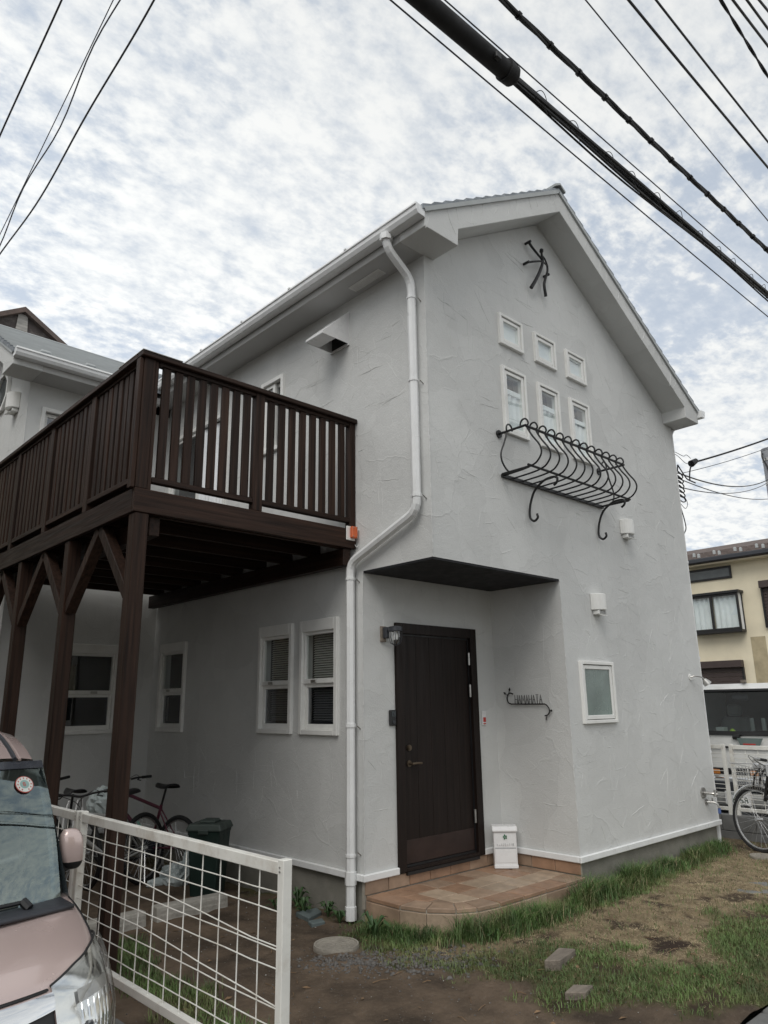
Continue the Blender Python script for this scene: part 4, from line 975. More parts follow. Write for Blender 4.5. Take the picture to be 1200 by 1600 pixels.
# blades: one triangle fan each, tens of thousands -> stuff
def blades(name, x, y, z, h, wd, lean, mat, label=None, flat=False, cat=None):
    n = len(x); a = _g.uniform(0, 2*np.pi, n); ln = h*lean*_g.uniform(.3, 1.2, n); dx, dy = np.cos(a), np.sin(a); px, py = -dy*wd*.5, dx*wd*.5
    P = np.zeros((n, 5, 3)); base = np.stack([x, y, z], -1)
    up = 0.25 if flat else 1.0
    for k, (s_, hh, wk) in enumerate(((0, 0, 1), (0, 0, -1), (.38, .6, .8), (.38, .6, -.8), (1, 1, 0))):
        P[:, k, 0] = x+dx*ln*s_+px*wk; P[:, k, 1] = y+dy*ln*s_+py*wk; P[:, k, 2] = z+h*hh*up
    P[:, 4, 2] -= h*.22*np.minimum(1, ln/h)*up
    b0 = np.arange(n)*5; F_ = np.concatenate([np.stack([b0, b0+1, b0+3], -1), np.stack([b0, b0+3, b0+2], -1), np.stack([b0+2, b0+3, b0+4], -1)])
    o = np_mesh(name, P.reshape(-1, 3), F_, mat, 'stuff')
    tag(o, label, cat or 'grass'); return o
# fallen leaves and twigs on the soil
mb = MB()
for _ in range(170):
    x = rnd.uniform(-2.2, 2.2); y = rnd.uniform(-1.8, 2.4)
    if y > -.1 and x > -.05: continue
    z = float(gz(x, y))+.006; a = rnd.uniform(0, 6.28); L_ = rnd.uniform(.012, .032); c_, s_ = math.cos(a)*L_, math.sin(a)*L_
    if rnd.random() < .6: mb.add([(x-c_, y-s_, z), (x-s_*.4, y+c_*.4, z+rnd.uniform(0, .012)), (x+c_, y+s_, z+.004), (x+s_*.4, y-c_*.4, z+rnd.uniform(0, .012))], [(0, 1, 2, 3)])
    else: mb.tube([(x-c_*2.2, y-s_*2.2, z), (x+c_*.3, y+s_*.3-.004, z+.008), (x+c_*2.2, y+s_*2.2, z)], .0022, 4)
lt = mb.build('leaf_litter', M('dry_leaf', (.19, .12, .065), .85, var=.5, scale=9), None, kind='stuff', fixn=False); tag(lt, 'dry brown leaves and twigs scattered over the soil and lawn', 'leaves')
foot = [(-.10, .72), (-.06, .42), (.02, .16), (.18, -.02), (.40, -.12), (.8, -.15), (1.4, -.15), (1.9, -.12), (2.6, -.08), (3.4, -.06), (4.2, -.05), (4.62, -.05)]
fx = np.array([p[0] for p in foot]); fy = np.array([p[1] for p in foot]); seg = np.r_[0, np.cumsum(np.hypot(np.diff(fx), np.diff(fy)))]
n = 15000; s_ = _g.uniform(0, seg[-1], n); cl = fbm(s_*1.0, s_*0+2.2, 2.6); keep = _g.random(n) < .35+cl; s_ = s_[keep]; n = len(s_)
off = np.abs(_g.normal(0, .10, n))+.0; cx = np.interp(s_, seg, fx); cy = np.interp(s_, seg, fy)
tx = np.interp(s_+.01, seg, fx)-cx; ty = np.interp(s_+.01, seg, fy)-cy; l_ = np.hypot(tx, ty)+1e-9
bx = cx+ty/l_*(off-.05); by = cy-tx/l_*(off-.05)
hh = (.04+.26*fbm(s_, s_*0+5, 3.1))*_g.uniform(.35, 1.3, n)*np.clip(1.25-off*2.2, .25, 1)*np.where(s_ < .75, .62, 1.0)*np.where(s_ > 3.6, .72, 1.)
blades('tall_grass', bx, by, gz(bx, by)-.01, hh, _g.uniform(.0026, .0055, n), .95, m_grass, 'strip of long dark green grass along the porch step and gable foundation')
q_ = _g.random(len(bx)) < .10
blades('dry_stalks', bx[q_]+.02, by[q_]-.02, gz(bx[q_], by[q_])-.01, hh[q_]*.95, _g.uniform(.002, .004, int(q_.sum())), 1.1, m_straw, 'dry pale stalks mixed into the long grass by the wall')
n = 150000; x = _g.uniform(-.9, 5.2, n); y = _g.uniform(-1.97, .9, n); a, s1, b1 = zones(x, y)
k = (_g.random(n) < a*(1-s1*.93)*(1-b1*.9)*(.45+.75*fbm(x+7, y, 3))) & ~((x > -.02) & (x < 1.82) & (y > -.06)) & ~((x > 1.8) & (y > 0))
x, y = x[k], y[k]; n = len(x)
blades('short_lawn', x, y, gz(x, y)-.006, _g.uniform(.018, .050, n)*(.6+.8*fbm(x, y, 2.4)), _g.uniform(.0028, .0052, n), .9, m_lawn, 'short patchy green lawn in front of the house')
n = 120000; x = _g.uniform(-.6, 5.2, n); y = _g.uniform(-1.97, .3, n); a, s1, b1 = zones(x, y)
k = (_g.random(n) < np.clip(s1*.62+a*.09, 0, 1)*(1-b1*.85)*(.3+fbm(x+3, y+5, 4))) & ~((x > -.02) & (x < 1.82) & (y > -.06)) & ~((x > 1.8) & (y > 0))
x, y = x[k], y[k]; n = len(x)
blades('dead_grass', x, y, gz(x, y)-.002, _g.uniform(.018, .05, n), _g.uniform(.0022, .0042, n), 1.5, m_straw, 'dry straw coloured dead grass patch across the lawn', flat=True)
n = 16000; x = _g.uniform(-2.2, -1.35, n); y = _g.uniform(-.9, 1.9, n); k = _g.random(n) < sm(fbm(x+2, y+1, 2.6)+.30-np.abs(x+1.92+.12*(y-.3)*-1)*1.3, .42, .62); x, y = x[k], y[k]; n = len(x)
blades('fence_grass', x, y, gz(x, y)-.006, _g.uniform(.02, .085, n), _g.uniform(.003, .006, n), .8, m_lawn, 'thin grass growing under the white mesh fence')

def scatter_rocks(name, pts, mat, label, cat):
    base = [(1, 0, 0), (-1, 0, 0), (0, 1, 0), (0, -1, 0), (0, 0, 1), (0, 0, -.5)]; mid_ = []
    tri = [(0, 2, 4), (2, 1, 4), (1, 3, 4), (3, 0, 4), (2, 0, 5), (1, 2, 5), (3, 1, 5), (0, 3, 5)]
    V, F_ = [], []
    for (x, y, z, s) in pts:
        a = rnd.uniform(0, 6.28); k = len(V); c_, s_ = math.cos(a), math.sin(a); sc = (s*rnd.uniform(.6, 1.3), s*rnd.uniform(.5, 1.0), s*rnd.uniform(.35, .75))
        for v_ in base:
            p = [v_[i]*sc[i]*rnd.uniform(.7, 1.2) for i in range(3)]; V.append((x+p[0]*c_-p[1]*s_, y+p[0]*s_+p[1]*c_, z+p[2]))
        F_ += [(k+i, k+j, k+l) for i, j, l in tri]
    o = np_mesh(name, np.array(V), np.array(F_), mat, 'stuff'); tag(o, label, cat); return o
pts = []
while len(pts) < 1500:
    t_ = rnd.random(); x = -.82+t_*.75+rnd.gauss(0, .13); y = .42-t_*.75+rnd.gauss(0, .12)
    if math.hypot(x+.56, y-.55) < .21: continue
    pts.append((x, y, float(gz(x, y)), rnd.choice((.006, .008, .011, .016, .024))*rnd.uniform(.7, 1.2)))
for _ in range(1500):
    x = rnd.uniform(-2.3, .5); y = rnd.uniform(-1.9, 2.6); pts.append((x, y, float(gz(x, y)), rnd.uniform(.003, .011)))
scatter_rocks('gravel', pts, m_stone, 'loose grey gravel and clods around the round drain cover', 'gravel')
pts = [(x, y, float(gz(x, y))+.004, rnd.uniform(.003, .008)) for x, y in [(rnd.uniform(-2.2, 1.6), rnd.uniform(-1.8, 2.6)) for _ in range(150)]]
scatter_rocks('shell_bits', pts, M('pale_bits', (.42, .41, .38), .7), 'tiny pale stone chips strewn over the soil', 'stones')

# drain covers, slab, wood pieces, slates, brick bits, weeds
def drain(name, x, y, r, label, hgt=.05):
    d = thing(name, label, 'drain cover', (x, y, float(gz(x, y))-.02), local=True)
    MB().lathe([(r, 0), (r*1.01, hgt*.7), (r*.985, hgt), (r*.90, hgt), (r*.895, hgt-.006), (0.001, hgt-.006)], 36).build('rim', m_cover, d)
    for i, rr in enumerate((.78, .56, .34, .14)):
        nn = max(5, int(26*rr))
        for k in range(nn):
            a0, a1 = 2*math.pi*(k+.1)/nn, 2*math.pi*(k+.9)/nn; r0, r1 = r*(rr-.085), r*(rr+.085)
            MB().prism([(r0*math.cos(a0), r0*math.sin(a0)), (r1*math.cos(a0), r1*math.sin(a0)), (r1*math.cos(a1), r1*math.sin(a1)), (r0*math.cos(a1), r0*math.sin(a1))],
                       lambda p, q: (p, q, hgt-.004), lambda p, q: (p, q, hgt-.0075)).build('tread', m_cover, d)
    return d
drain('drain_cover', -.56, .55, .165, 'round concrete drain cover on the soil beside the downpipe', .055)
drain('drain_cover', 4.42, -.56, .13, 'small pale round cover on the dirt near the parked bicycle', .04)
def chunk(name, pts2, z0, z1, mat, label, cat, tilt=0):
    mb = MB().prism(pts2, lambda a, b: (a, b, z1+tilt*a), lambda a, b: (a, b, z0)); return solo(mb, name, mat, label, cat, loc=(pts2[0][0], pts2[0][1], z0), bevel=.006)
chunk('timber_offcut', [(.08, -.80), (.15, -.87), (.42, -.82), (.36, -.72)], -.25, -.125, m_timber, 'larger weathered timber end sticking up out of the lawn', 'timber')
chunk('timber_offcut', [(-.19, -1.13), (-.11, -1.22), (.03, -1.19), (-.05, -1.10)], -.28, -.165, m_timber, 'smaller sunken timber end near the lawn edge', 'timber')
chunk('paving_slab', [(2.75, -.95), (2.95, -1.15), (3.35, -.99), (3.14, -.80)], -.24, -.142, m_blockwall, 'flat grey paving slab lying in the dry grass', 'paving slab')
chunk('slate_piece', [(-.30, 1.22), (-.10, 1.30), (-.06, 1.42), (-.26, 1.45)], -.21, -.165, m_slate, 'grey slate piece lying at the foot of the side wall', 'slate')
chunk('slate_piece', [(-.36, 1.10), (-.24, 1.08), (-.20, 1.17), (-.33, 1.19)], -.22, -.175, m_slate, 'small slate chip below the larger slate piece', 'slate')
chunk('brick_bit', [(4.42, -.10), (4.58, -.13), (4.60, -.06), (4.44, -.03)], -.2, -.12, m_ptile[0], 'broken brown brick by the right house corner', 'brick')
def weed(name, x, y, n, h, label, wide=.02):
    w_ = thing(name, label, 'weed', (x, y, float(gz(x, y))-.01), local=True)
    for k in range(n):
        a = k*2.4+rnd.uniform(-.3, .3); r_ = h*rnd.uniform(.35, .8); hh = h*rnd.uniform(.5, 1.0); ww = wide*rnd.uniform(.7, 1.2)
        c_, s_ = math.cos(a), math.sin(a); q = lambda u, v_, z: (u*c_-v_*s_, u*s_+v_*c_, z)
        mb = MB().add([q(0, 0, 0), q(r_*.3, ww*.3, hh*.62), q(r_*.3, -ww*.3, hh*.62), q(r_*.66, ww, hh*.98), q(r_*.66, 0, hh*.93), q(r_*.66, -ww, hh*.98), q(r_*1.1, 0, hh*.80)],
                      [(0, 1, 2), (1, 3, 4), (1, 4, 2), (2, 4, 5), (3, 6, 4), (4, 6, 5)])
        mb.build('leaf', m_leaf, w_, fixn=False)
weed('broad_weed', -.22, .52, 12, .20, 'bright broad leaved weed between the drain cover and porch step', .022)
for i, (x, y, h) in enumerate(((-.12, 1.62, .20), (-.20, 1.42, .16), (-.10, 1.22, .13), (-.30, 1.68, .12), (-.14, 1.02, .12))):
    weed('low_weed', x, y, 16, h, ['tallest dark weed clump at the foot of the side wall', 'dark weed clump beside the slate piece', 'low weed clump just behind the slate piece', 'sparse weed clump farthest from the downpipe', 'small weed clump right beside the downpipe foot'][i], .016)
weed('seedling', .30, -.20, 7, .11, 'tiny round leaved seedling in the grass in front of the step', .016)

# ------------------------------------------------------------------ white mesh fences
FENCE_W = [1.0]
def fence_panel(name, label, group, fx_, ya, yb, zt, zb, foot_z, bent=(), post_b=True, x_dir=1):
    f = thing(name, label, 'fence', (fx_, (ya+yb)/2, foot_z), 0, group)
    MB().box(fx_-.018, fx_+.018, ya+.041, yb-.041, zt-.048, zt).build('top_rail', m_fence, f, bevel=.003)
    MB().box(fx_-.018, fx_+.018, ya+.041, yb-.041, zb-.040, zb).build('bottom_rail', m_fence, f, bevel=.003)
    for y in ((ya,) + ((yb,) if post_b else ())):
        p = MB().box(fx_-.022, fx_+.022, y+.0005 if y == ya else y-.040, y+.040 if y == ya else y-.0005, foot_z, zt+.010).build('post', m_fence, f, bevel=.003)
        for z in (zt-.018, zt-.034):
            MB().tube([(fx_-.026, y+(.022 if y == ya else -.022), z), (fx_-.021, y+(.022 if y == ya else -.022), z)], .004, 6).build('bolt', m_steel, p)
    nv = 12; dy = (yb-ya-.082)/(nv+1)
    for k in range(nv):
        y = ya+.041+dy*(k+1); j = rnd.uniform(-.004, .004)
        MB().tube([(fx_, y, zb-.004), (fx_+j*.3, y+j, (zb+zt)/2), (fx_, y, zt-.044)], .0029*FENCE_W[0], 6).build('upright_wire', m_fence, f)
    nh = 9 if fx_ < 0 else 12; dz = (zt-.048-zb)/(nh+1)
    for k in range(nh):
        z = zb+dz*(k+1)
        pts = [(fx_-.006+rnd.uniform(-.002, .002), ya+.041+(yb-ya-.082)*i/10, z+rnd.uniform(-.002, .002)) for i in range(11)]
        for (row, i0, i1, dzz) in bent:
            if row == k: pts = [(p[0], p[1], p[2]-dzz*max(0, min(1, (i1-i)/(i1-i0))) if i0 <= i <= i1 or (i < i0) else p[2]) for i, p in enumerate(pts)]
        MB().tube(pts, .0027*FENCE_W[0], 6).build('level_wire', m_fence, f)
    return f
fence_panel('mesh_fence', 'white wire mesh fence panel ending at the free post beside the drive', 'white mesh fences by the drive', -2.462, -1.462, .605, .905, .185, -.40, ((6, 1, 6, .058), (3, 0, 6, .060)))
fence_panel('mesh_fence', 'white wire mesh fence panel behind the rose car, running back under the deck', 'white mesh fences by the drive', -2.47, .607, 2.61, .905, .185, -.40)
FENCE_W[0] = 1.5
fence_panel('mesh_fence', 'white wire mesh fence panel on the low wall behind the parked bicycle', 'white mesh fences of the car park', 5.30, -1.98, .02, .955, .23, .12)
fence_panel('mesh_fence', 'white wire mesh fence panel half hidden behind the right house corner', 'white mesh fences of the car park', 5.30, .075, 2.08, .955, .23, .12)
bw = thing('low_block_wall', 'low grey block wall carrying the white fence by the car park', 'wall', (5.35, 0, -.2))
for i, y in enumerate(np.arange(-3.2, 6, .40)):
    for r_ in range(2):
        yy = y+(.2 if r_ else 0); MB().box(5.25, 5.37, yy+.003, yy+.397, -.22+.185*r_, -.041+.185*r_).build('block', m_blockwall, bw, bevel=.004)

# ------------------------------------------------------------------ things under the deck
bn = thing('garbage_bin', 'dark green plastic bin with grey green lid under the deck', 'bin', (-.42, 2.62, GZ), R(38), local=True)
def tap_box(mb, w0, d0, w1, d1, z0, z1):
    return mb.add([(-w0, -d0, z0), (w0, -d0, z0), (w0, d0, z0), (-w0, d0, z0), (-w1, -d1, z1), (w1, -d1, z1), (w1, d1, z1), (-w1, d1, z1)], [(0, 3, 2, 1), (4, 5, 6, 7), (0, 1, 5, 4), (1, 2, 6, 5), (2, 3, 7, 6), (3, 0, 4, 7)])
tap_box(MB(), .165, .155, .205, .195, 0, .58).build('bin_body', m_bin, bn, bevel=.02, seg=2)
tap_box(MB(), .205, .195, .208, .198, .55, .585).build('bin_rim', m_bin, bn, bevel=.006)
tap_box(MB(), .232, .222, .205, .195, .586, .650).build('lid', m_binlid, bn, bevel=.015, seg=2)
tap_box(MB(), .12, .10, .10, .085, .651, .678).build('lid_handle', m_binlid, bn, bevel=.01)
MB().box(-.235, -.18, -.06, .06, .56, .60).build('lid_clip', m_binlid, bn, bevel=.006)
bn.scale = (.74, .80, .98)
for i, (c, L_, lab) in enumerate((((-.83, 2.19), .66, 'pale concrete wheel stop nearest the green bin'), ((-1.52, 2.16), .50, 'pale concrete wheel stop half hidden behind the deck post'))):
    s_ = thing('wheel_stop', lab, 'wheel stop', (c[0], c[1], GZ), R(-2+3*i), 'concrete wheel stops under the deck', local=True)
    MB().prism([(-.075, -.02), (.075, -.02), (.058, .105), (-.058, .105)], lambda a, b: (-L_/2, a, b), lambda a, b: (L_/2, a, b)).build('stop_block', m_conc2, s_, bevel=.012, seg=2)
    for k in range(5):
        MB().box(-L_/2+.03+k*L_/5.4, -L_/2+.022+(k+1)*L_/5.4, -.072, -.066, .012, .042).build('brick_relief', m_conc2, s_, bevel=.003)
        MB().box(-L_/2+.03+k*L_/5.4, -L_/2+.022+(k+1)*L_/5.4, -.066, -.060, .052, .082).build('brick_relief', m_conc2, s_, bevel=.003)
def crumple(mb, c, sx_, sy_, sz_, n, seed, fold=.35):
    r_ = random.Random(seed); ph = [(r_.uniform(0, 6), r_.uniform(2, 7), r_.uniform(2, 7), r_.uniform(.4, 1)) for _ in range(6)]
    def fn(s, t):
        a = 2*math.pi*s; b_ = math.pi*t
        d = (math.cos(a)*math.sin(b_), math.sin(a)*math.sin(b_), math.cos(b_))
        q = sum(w_*abs(math.sin(p+f1*d[0]*1.7+f2*d[1]*1.4+f1*d[2])) for p, f1, f2, w_ in ph)/4 - .4
        k = 1+fold*q
        return (c[0]+sx_*d[0]*k, c[1]+sy_*d[1]*k, c[2]+max(-.98, d[2])*sz_*k)
    return mb.grid(fn, n, n//2)
bg_ = crumple(MB(), (-.40, 3.25, GZ+.06), .13, .12, .10, 30, 4, .9); bg_ = crumple(bg_, (-.28, 3.20, GZ+.13), .07, .06, .14, 22, 9, 1.0); bg_ = crumple(bg_, (-.55, 3.28, GZ+.03), .12, .05, .04, 18, 12, .8)
solo(bg_, 'crumpled_bag', m_bag, 'crumpled white plastic sheet lying on the soil under the deck', 'plastic bag', loc=(-.40, 3.25, GZ))

# ------------------------------------------------------------------ bicycles (local: +x forward, front wheel contact at origin)
def bicycle(label, loc, rz, fm, r=.33, wb=1.05, kind='flat', steer=0., group=None, basket=False, fender=False, lean=0., light=False):
    bk = thing('bicycle', label, 'bicycle', loc, rz, group, local=True); bk.rotation_euler = (lean, 0, rz)
    def wheel(cx, ang, nm):
        M_ = Matrix.Translation((cx, 0, r)) @ Matrix.Rotation(ang, 4, 'Z')
        T = lambda p: M_ @ Vector(p)
        circ = lambda rad, y=0, n=40: [T((rad*math.cos(2*math.pi*i/n), y, rad*math.sin(2*math.pi*i/n))) for i in range(n)]
        wh = MB().tube(circ(r-.017), .017 if kind == 'city' else .023, 8, closed=True).build(nm, m_rubber, bk, smooth=True)
        MB().tube(circ(r-.042), .011, 6, closed=True).build('rim', m_alu, wh, smooth=True)
        mb = MB()
        for i in range(24):
            a = 2*math.pi*i/24; a2 = a+(.55 if i % 2 else -.55); y = .022 if i % 4 < 2 else -.022
            mb.tube([T((.02*math.cos(a2), y, .02*math.sin(a2))), T(((r-.045)*math.cos(a), 0, (r-.045)*math.sin(a)))], .0013, 4)
        mb.build('spoke', m_alu, wh)
        MB().tube([T((0, -.05, 0)), T((0, .05, 0))], .018, 12).build('hub', m_alu, wh)
        if nm == 'front_wheel': MB().tube([T((.17*math.cos(2.5), -.012, .17*math.sin(2.5))), T((.17*math.cos(2.5), .0, .17*math.sin(2.5)))], .03, 10).build('spoke_reflector', m_white, wh)
        if fender:
            pts = [T(((r+.018)*math.cos(R(a)), 0, (r+.018)*math.sin(R(a)))) for a in (range(-10, 150, 10) if nm == 'rear_wheel' else range(30, 150, 10))]
            MB().tube(pts, .016, 6).build('mudguard', m_alu, bk, smooth=True)
        return T
    T = wheel(0, steer, 'front_wheel'); wheel(-wb, 0, 'rear_wheel')
    fr_ = lambda pts, rad, nm='frame_tube', mt=None: MB().tube(pts, rad, 10).build(nm, mt or fm, bk, smooth=True)
    hx, hz0, hz1 = -.16, .62, .80
    bbx, bbz = -.62, .27; stx, stz = -.74, .70
    fr_([T((.0, .045, r)), T((-.03, .05, r+.12)), T((hx+.05, .04, hz0-.06))], .011, 'fork', fm); fr_([T((.0, -.045, r)), T((-.03, -.05, r+.12)), T((hx+.05, -.04, hz0-.06))], .011, 'fork', fm)
    fr_([(hx+.05, 0, hz0-.07), (hx-.02, 0, hz1+.02)], .019, 'head_tube'); fr_([(hx+.03, 0, hz0-.02), (bbx, 0, bbz)], .019)
    if kind == 'city': fr_([(hx, 0, hz0+.06), (-.40, 0, .46), (-.70, 0, .43)], .015)
    else: fr_([(hx-.005, 0, hz1-.03), (stx, 0, stz-.04)], .018)
    fr_([(bbx, 0, bbz), (stx, 0, stz)], .016)
    for y in (.05, -.05): fr_([(bbx, y*.4, bbz), (-wb, y, r)], .009); fr_([(stx+.01, y*.3, stz-.05), (-wb, y, r)], .008)
    fr_([(stx, 0, stz), (stx-.045, 0, .86)], .012, 'seat_post', m_black if kind != 'city' else m_alu)
    def sad(s, t):
        x = -.09+.26*s; wd = .07*(1-s)**.6+.018; a = math.pi*t
        return (stx-.07+x, wd*math.cos(a), .875+.035*math.sin(a)-.012*math.sin(s*3.1))
    MB().grid(sad, 10, 8).build('saddle', m_black, bk, smooth=True, solid=.015)
    MB().tube([(bbx, -.05, bbz), (bbx, .05, bbz)], .09 if kind != 'city' else .075, 20).build('chainring', m_trimgrey, bk)
    for s_ in (1, -1):
        MB().tube([(bbx, s_*.06, bbz), (bbx+s_*.12, s_*.07, bbz-s_*.11)], .009, 8).build('crank', m_alu, bk)
        MB().box(bbx+s_*.12-.045, bbx+s_*.12+.045, s_*.075-.0+(0 if s_ > 0 else -.08), s_*.075+(.08 if s_ > 0 else 0), bbz-s_*.11-.012, bbz-s_*.11+.012).build('pedal', m_black, bk, bevel=.004)
    MB().tube([(bbx, .058, bbz+.085), (-wb, .058, r+.035)], .004, 6).tube([(bbx, .058, bbz-.085), (-wb, .058, r-.035)], .004, 6).build('chain', m_trimgrey, bk)
    st = Matrix.Translation((hx-.02, 0, 0)) @ Matrix.Rotation(steer, 4, 'Z'); S_ = lambda p: st @ Vector(p)
    if kind == 'city': hb = [S_(p) for p in ((-.20, -.27, .99), (-.05, -.25, 1.0), (.03, -.12, .97), (.02, 0, .93), (.03, .12, .97), (-.05, .25, 1.0), (-.20, .27, .99))]
    else: hb = [S_(p) for p in ((-.02, -.31, .95), (.02, -.12, .94), (.04, 0, .92), (.02, .12, .94), (-.02, .31, .95))]
    fr_([S_((0, 0, hz1)), S_((.01, 0, .93))], .014, 'stem', m_alu); fr_(smooth_path(hb, 4), .011, 'handlebar', m_alu if kind == 'city' else m_black)
    for i in (0, -1):
        a, b_ = (hb[0], hb[1]) if i == 0 else (hb[-1], hb[-2]); d = (b_-a).normalized()
        MB().tube([a-d*.01, a+d*.11], .016, 10).build('grip', m_black, bk, smooth=True)
        p = a+d*.14; MB().tube([p, p+Vector((.045, 0, -.025)), p-d*.06+Vector((.06, 0, -.04))], .006, 6).build('brake_lever', m_alu if kind == 'city' else m_black, bk)
        MB().tube(smooth_path([p, p+Vector((.10, 0, .02)), S_((.10, 0, .86)), S_((.03, .02, .70))], 5), .003, 5).build('brake_cable', m_black, bk)
    if basket:
        bm_ = MB(); zt_, zb_ = .90, .66; tp = [(.06, .17), (.36, .17), (.36, -.17), (.06, -.17)]; bt = [(.08, .12), (.29, .12), (.29, -.12), (.08, -.12)]
        for lv in range(6):
            q = lv/5; ring_ = [S_((b2[0]+(t2[0]-b2[0])*q, b2[1]+(t2[1]-b2[1])*q, zb_+(zt_-zb_)*q+(.03*q if i in (1, 2) else 0))) for i, (b2, t2) in enumerate(zip(bt, tp))]
            bm_.tube(ring_, .0045 if lv == 5 else .0024, 6, closed=True)
        for i in range(4):
            for k in range(7):
                u = k/7; b0, b1, t0, t1 = bt[i], bt[(i+1) % 4], tp[i], tp[(i+1) % 4]
                pb = (b0[0]+(b1[0]-b0[0])*u, b0[1]+(b1[1]-b0[1])*u, zb_); pt_ = (t0[0]+(t1[0]-t0[0])*u, t0[1]+(t1[1]-t0[1])*u, zt_)
                bm_.tube([S_(pb), S_(pt_)], .0024, 5)
        for k in range(6): bm_.tube([S_((.08+.042*k, -.12, zb_)), S_((.08+.042*k, .12, zb_))], .0022, 5)
        bm_.build('basket', m_alu, bk)
        MB().tube([S_((.06, .0, .66)), S_((.0, 0, r+.12))], .006, 6).build('basket_stay', m_alu, bk)
    if light: MB().tube([T((.05, -.06, r+.22)), T((-.02, -.06, r+.22))], [.034, .028], 14).build('headlight', m_alu, bk, smooth=True)
    MB().tube([(-wb+.05, .06, r-.02), (-wb+.16, .14, .03)], .008, 6).build('kickstand', m_alu, bk)
    return bk
bicycle('black city bicycle with wire basket parked by the car park fence', (4.70, -.44, -.145), R(66), m_black, r=.345, kind='city', steer=R(6), basket=True, fender=True, light=True, lean=R(4))
b1 = bicycle('white framed bicycle with flat handlebar under the deck, nearest the car', (-1.57, 3.02, GZ), R(207), m_bikewhite, kind='flat', steer=R(18), lean=R(5))
b2 = bicycle('plum coloured mountain bicycle with black saddle next to the bin', (-.58, 4.42, GZ), R(103), m_bikeplum, kind='flat', lean=R(3), steer=R(12), r=.305)
b3 = bicycle('dark bicycle at the very back under the deck', (-1.25, 4.72, GZ), R(95), m_black, kind='flat', steer=R(25), lean=R(-4))
MB().beam((-.30, -.02, .55), (-.50, -.02, .38), .004, .028, (0, 1, 0)).build('mint_lettering_band', m_mint, b2)
bg2 = crumple(MB(), (-1.10, 3.50, .60), .13, .14, .13, 30, 21, .6)
solo(bg2, 'wrapped_bag', m_bag, 'pale plastic bag bundled on the white bicycle under the deck', 'plastic bag', loc=(-1.10, 3.50, .46))

# ------------------------------------------------------------------ rose kei car (local: x to the picture's right, y back, z up)
car = thing('parked_car', 'rose coloured small car parked nose first beside the white mesh fence', 'car', (-3.66, -1.26, -.30), 0, None, local=True)
HW = .7375
LV = [(.20, .69, .12), (.30, .72, .03), (.45, .735, 0), (.62, .7375, .012), (.76, .737, .05), (.85, .734, .11), (.905, .728, .20), (.945, .727, .31), (.975, .726, .42), (1.00, .725, .54), (1.012, .724, .62)]
def lvl(z):
    zs = [l[0] for l in LV]; return np.interp(z, zs, [l[1] for l in LV]), np.interp(z, zs, [l[2] for l in LV])
def cpt(z, th, off=0., hw=None, yf=None):
    """front corner surface: th 0 = nose centre, 90 = side"""
    h, y0 = lvl(z); Rr = .46*(1-.55*min(1, max(0, (z-.85)/.16)))
    s_, c_ = math.sin(R(th)), math.cos(R(th)); x = h*s_**.62 if s_ > 0 else 0; y = y0+Rr*(1-max(0, c_)**.70)
    n = Vector((s_, -c_, .18)).normalized()
    return Vector((x, y, z)) + n*off
def mirx(p): return Vector((-p[0], p[1], p[2]))
ths = [0, 3, 8, 14, 21, 29, 37, 45, 53, 60, 66, 72, 77, 82, 86, 90]
LEN = 3.38
mb = MB(); zl = [l[0] for l in LV]; zl = sorted(set(zl + [.37, .54, .69, .80, .88, .925, .96, .99]))
rows = []
for z in zl:
    h, _ = lvl(z); half = [cpt(z, t) for t in ths] + [Vector((h, y, z)) for y in (.9, 1.4, 2.0, 2.6, 3.1)] + [Vector((h*.96, LEN-.05, z)), Vector((h*.85, LEN, z)), Vector((0, LEN, z))]
    rows.append(half + [mirx(p) for p in reversed(half[1:-1])])
nn_ = len(rows[0]); mb.v = [tuple(p) for r_ in rows for p in r_]
for i in range(len(rows)-1):
    for j in range(nn_): a = i*nn_+j; b2 = i*nn_+(j+1) % nn_; mb.f.append((a, b2, b2+nn_, a+nn_))
mb.f.append(tuple((len(rows)-1)*nn_+j for j in range(nn_)))
MB_body = mb.build('body', m_car, car, smooth=True)
# cabin: windscreen, pillars, roof
WB, WT = (.690, .66, 1.015), (.672, 1.03, 1.572)          # half width, y, z at foot and head
def wsc(u, v, off=0.):
    hw_ = WB[0]+(WT[0]-WB[0])*v; x = (2*u-1)*hw_; k = (2*u-1)**2
    return Vector((x, WB[1]-.07*(1-.5*v)+(WT[1]-WB[1])*v+.17*k*(1-.35*v) - .035*math.sin(math.pi*v) - off, WB[2]+(WT[2]-WB[2])*v - .012*k*v + .02*math.sin(math.pi*v) + off*.7))
MB().grid(lambda u, v: wsc(u, v), 16, 8).build('windscreen', m_wind, car, smooth=True)
MB().grid(lambda u, v: wsc(u, .935+.065*v, .003), 16, 2).build('windscreen_top_band', m_pillar, car, smooth=True)
for s_ in (1, -1):
    e = 1.0 if s_ > 0 else 0.0
    def pil(u, v):
        a = wsc(.5+.5*s_, v, .004); w_ = (.070-.010*v)
        return Vector((a.x + s_*(w_*u-.040), a.y+.075*u*u, a.z-.012*u))
    MB().grid(pil, 5, 8).build('pillar', m_pillar, car, smooth=True)
    def side(u, v):
        y = .75+2.45*u+(.30*(1-u)**6)*v; z = 1.012+.52*v
        return Vector((s_*(.722-.045*v-.015*v*v), y, z))
    MB().grid(side, 10, 4).build('side_glass', m_dark_glass, car, smooth=True)
    for y in (1.35, 2.35): MB().beam((s_*.728, y, 1.012), (s_*.668, y, 1.53), .10, .012, (s_, 0, .2)).build('pillar', m_pillar, car)
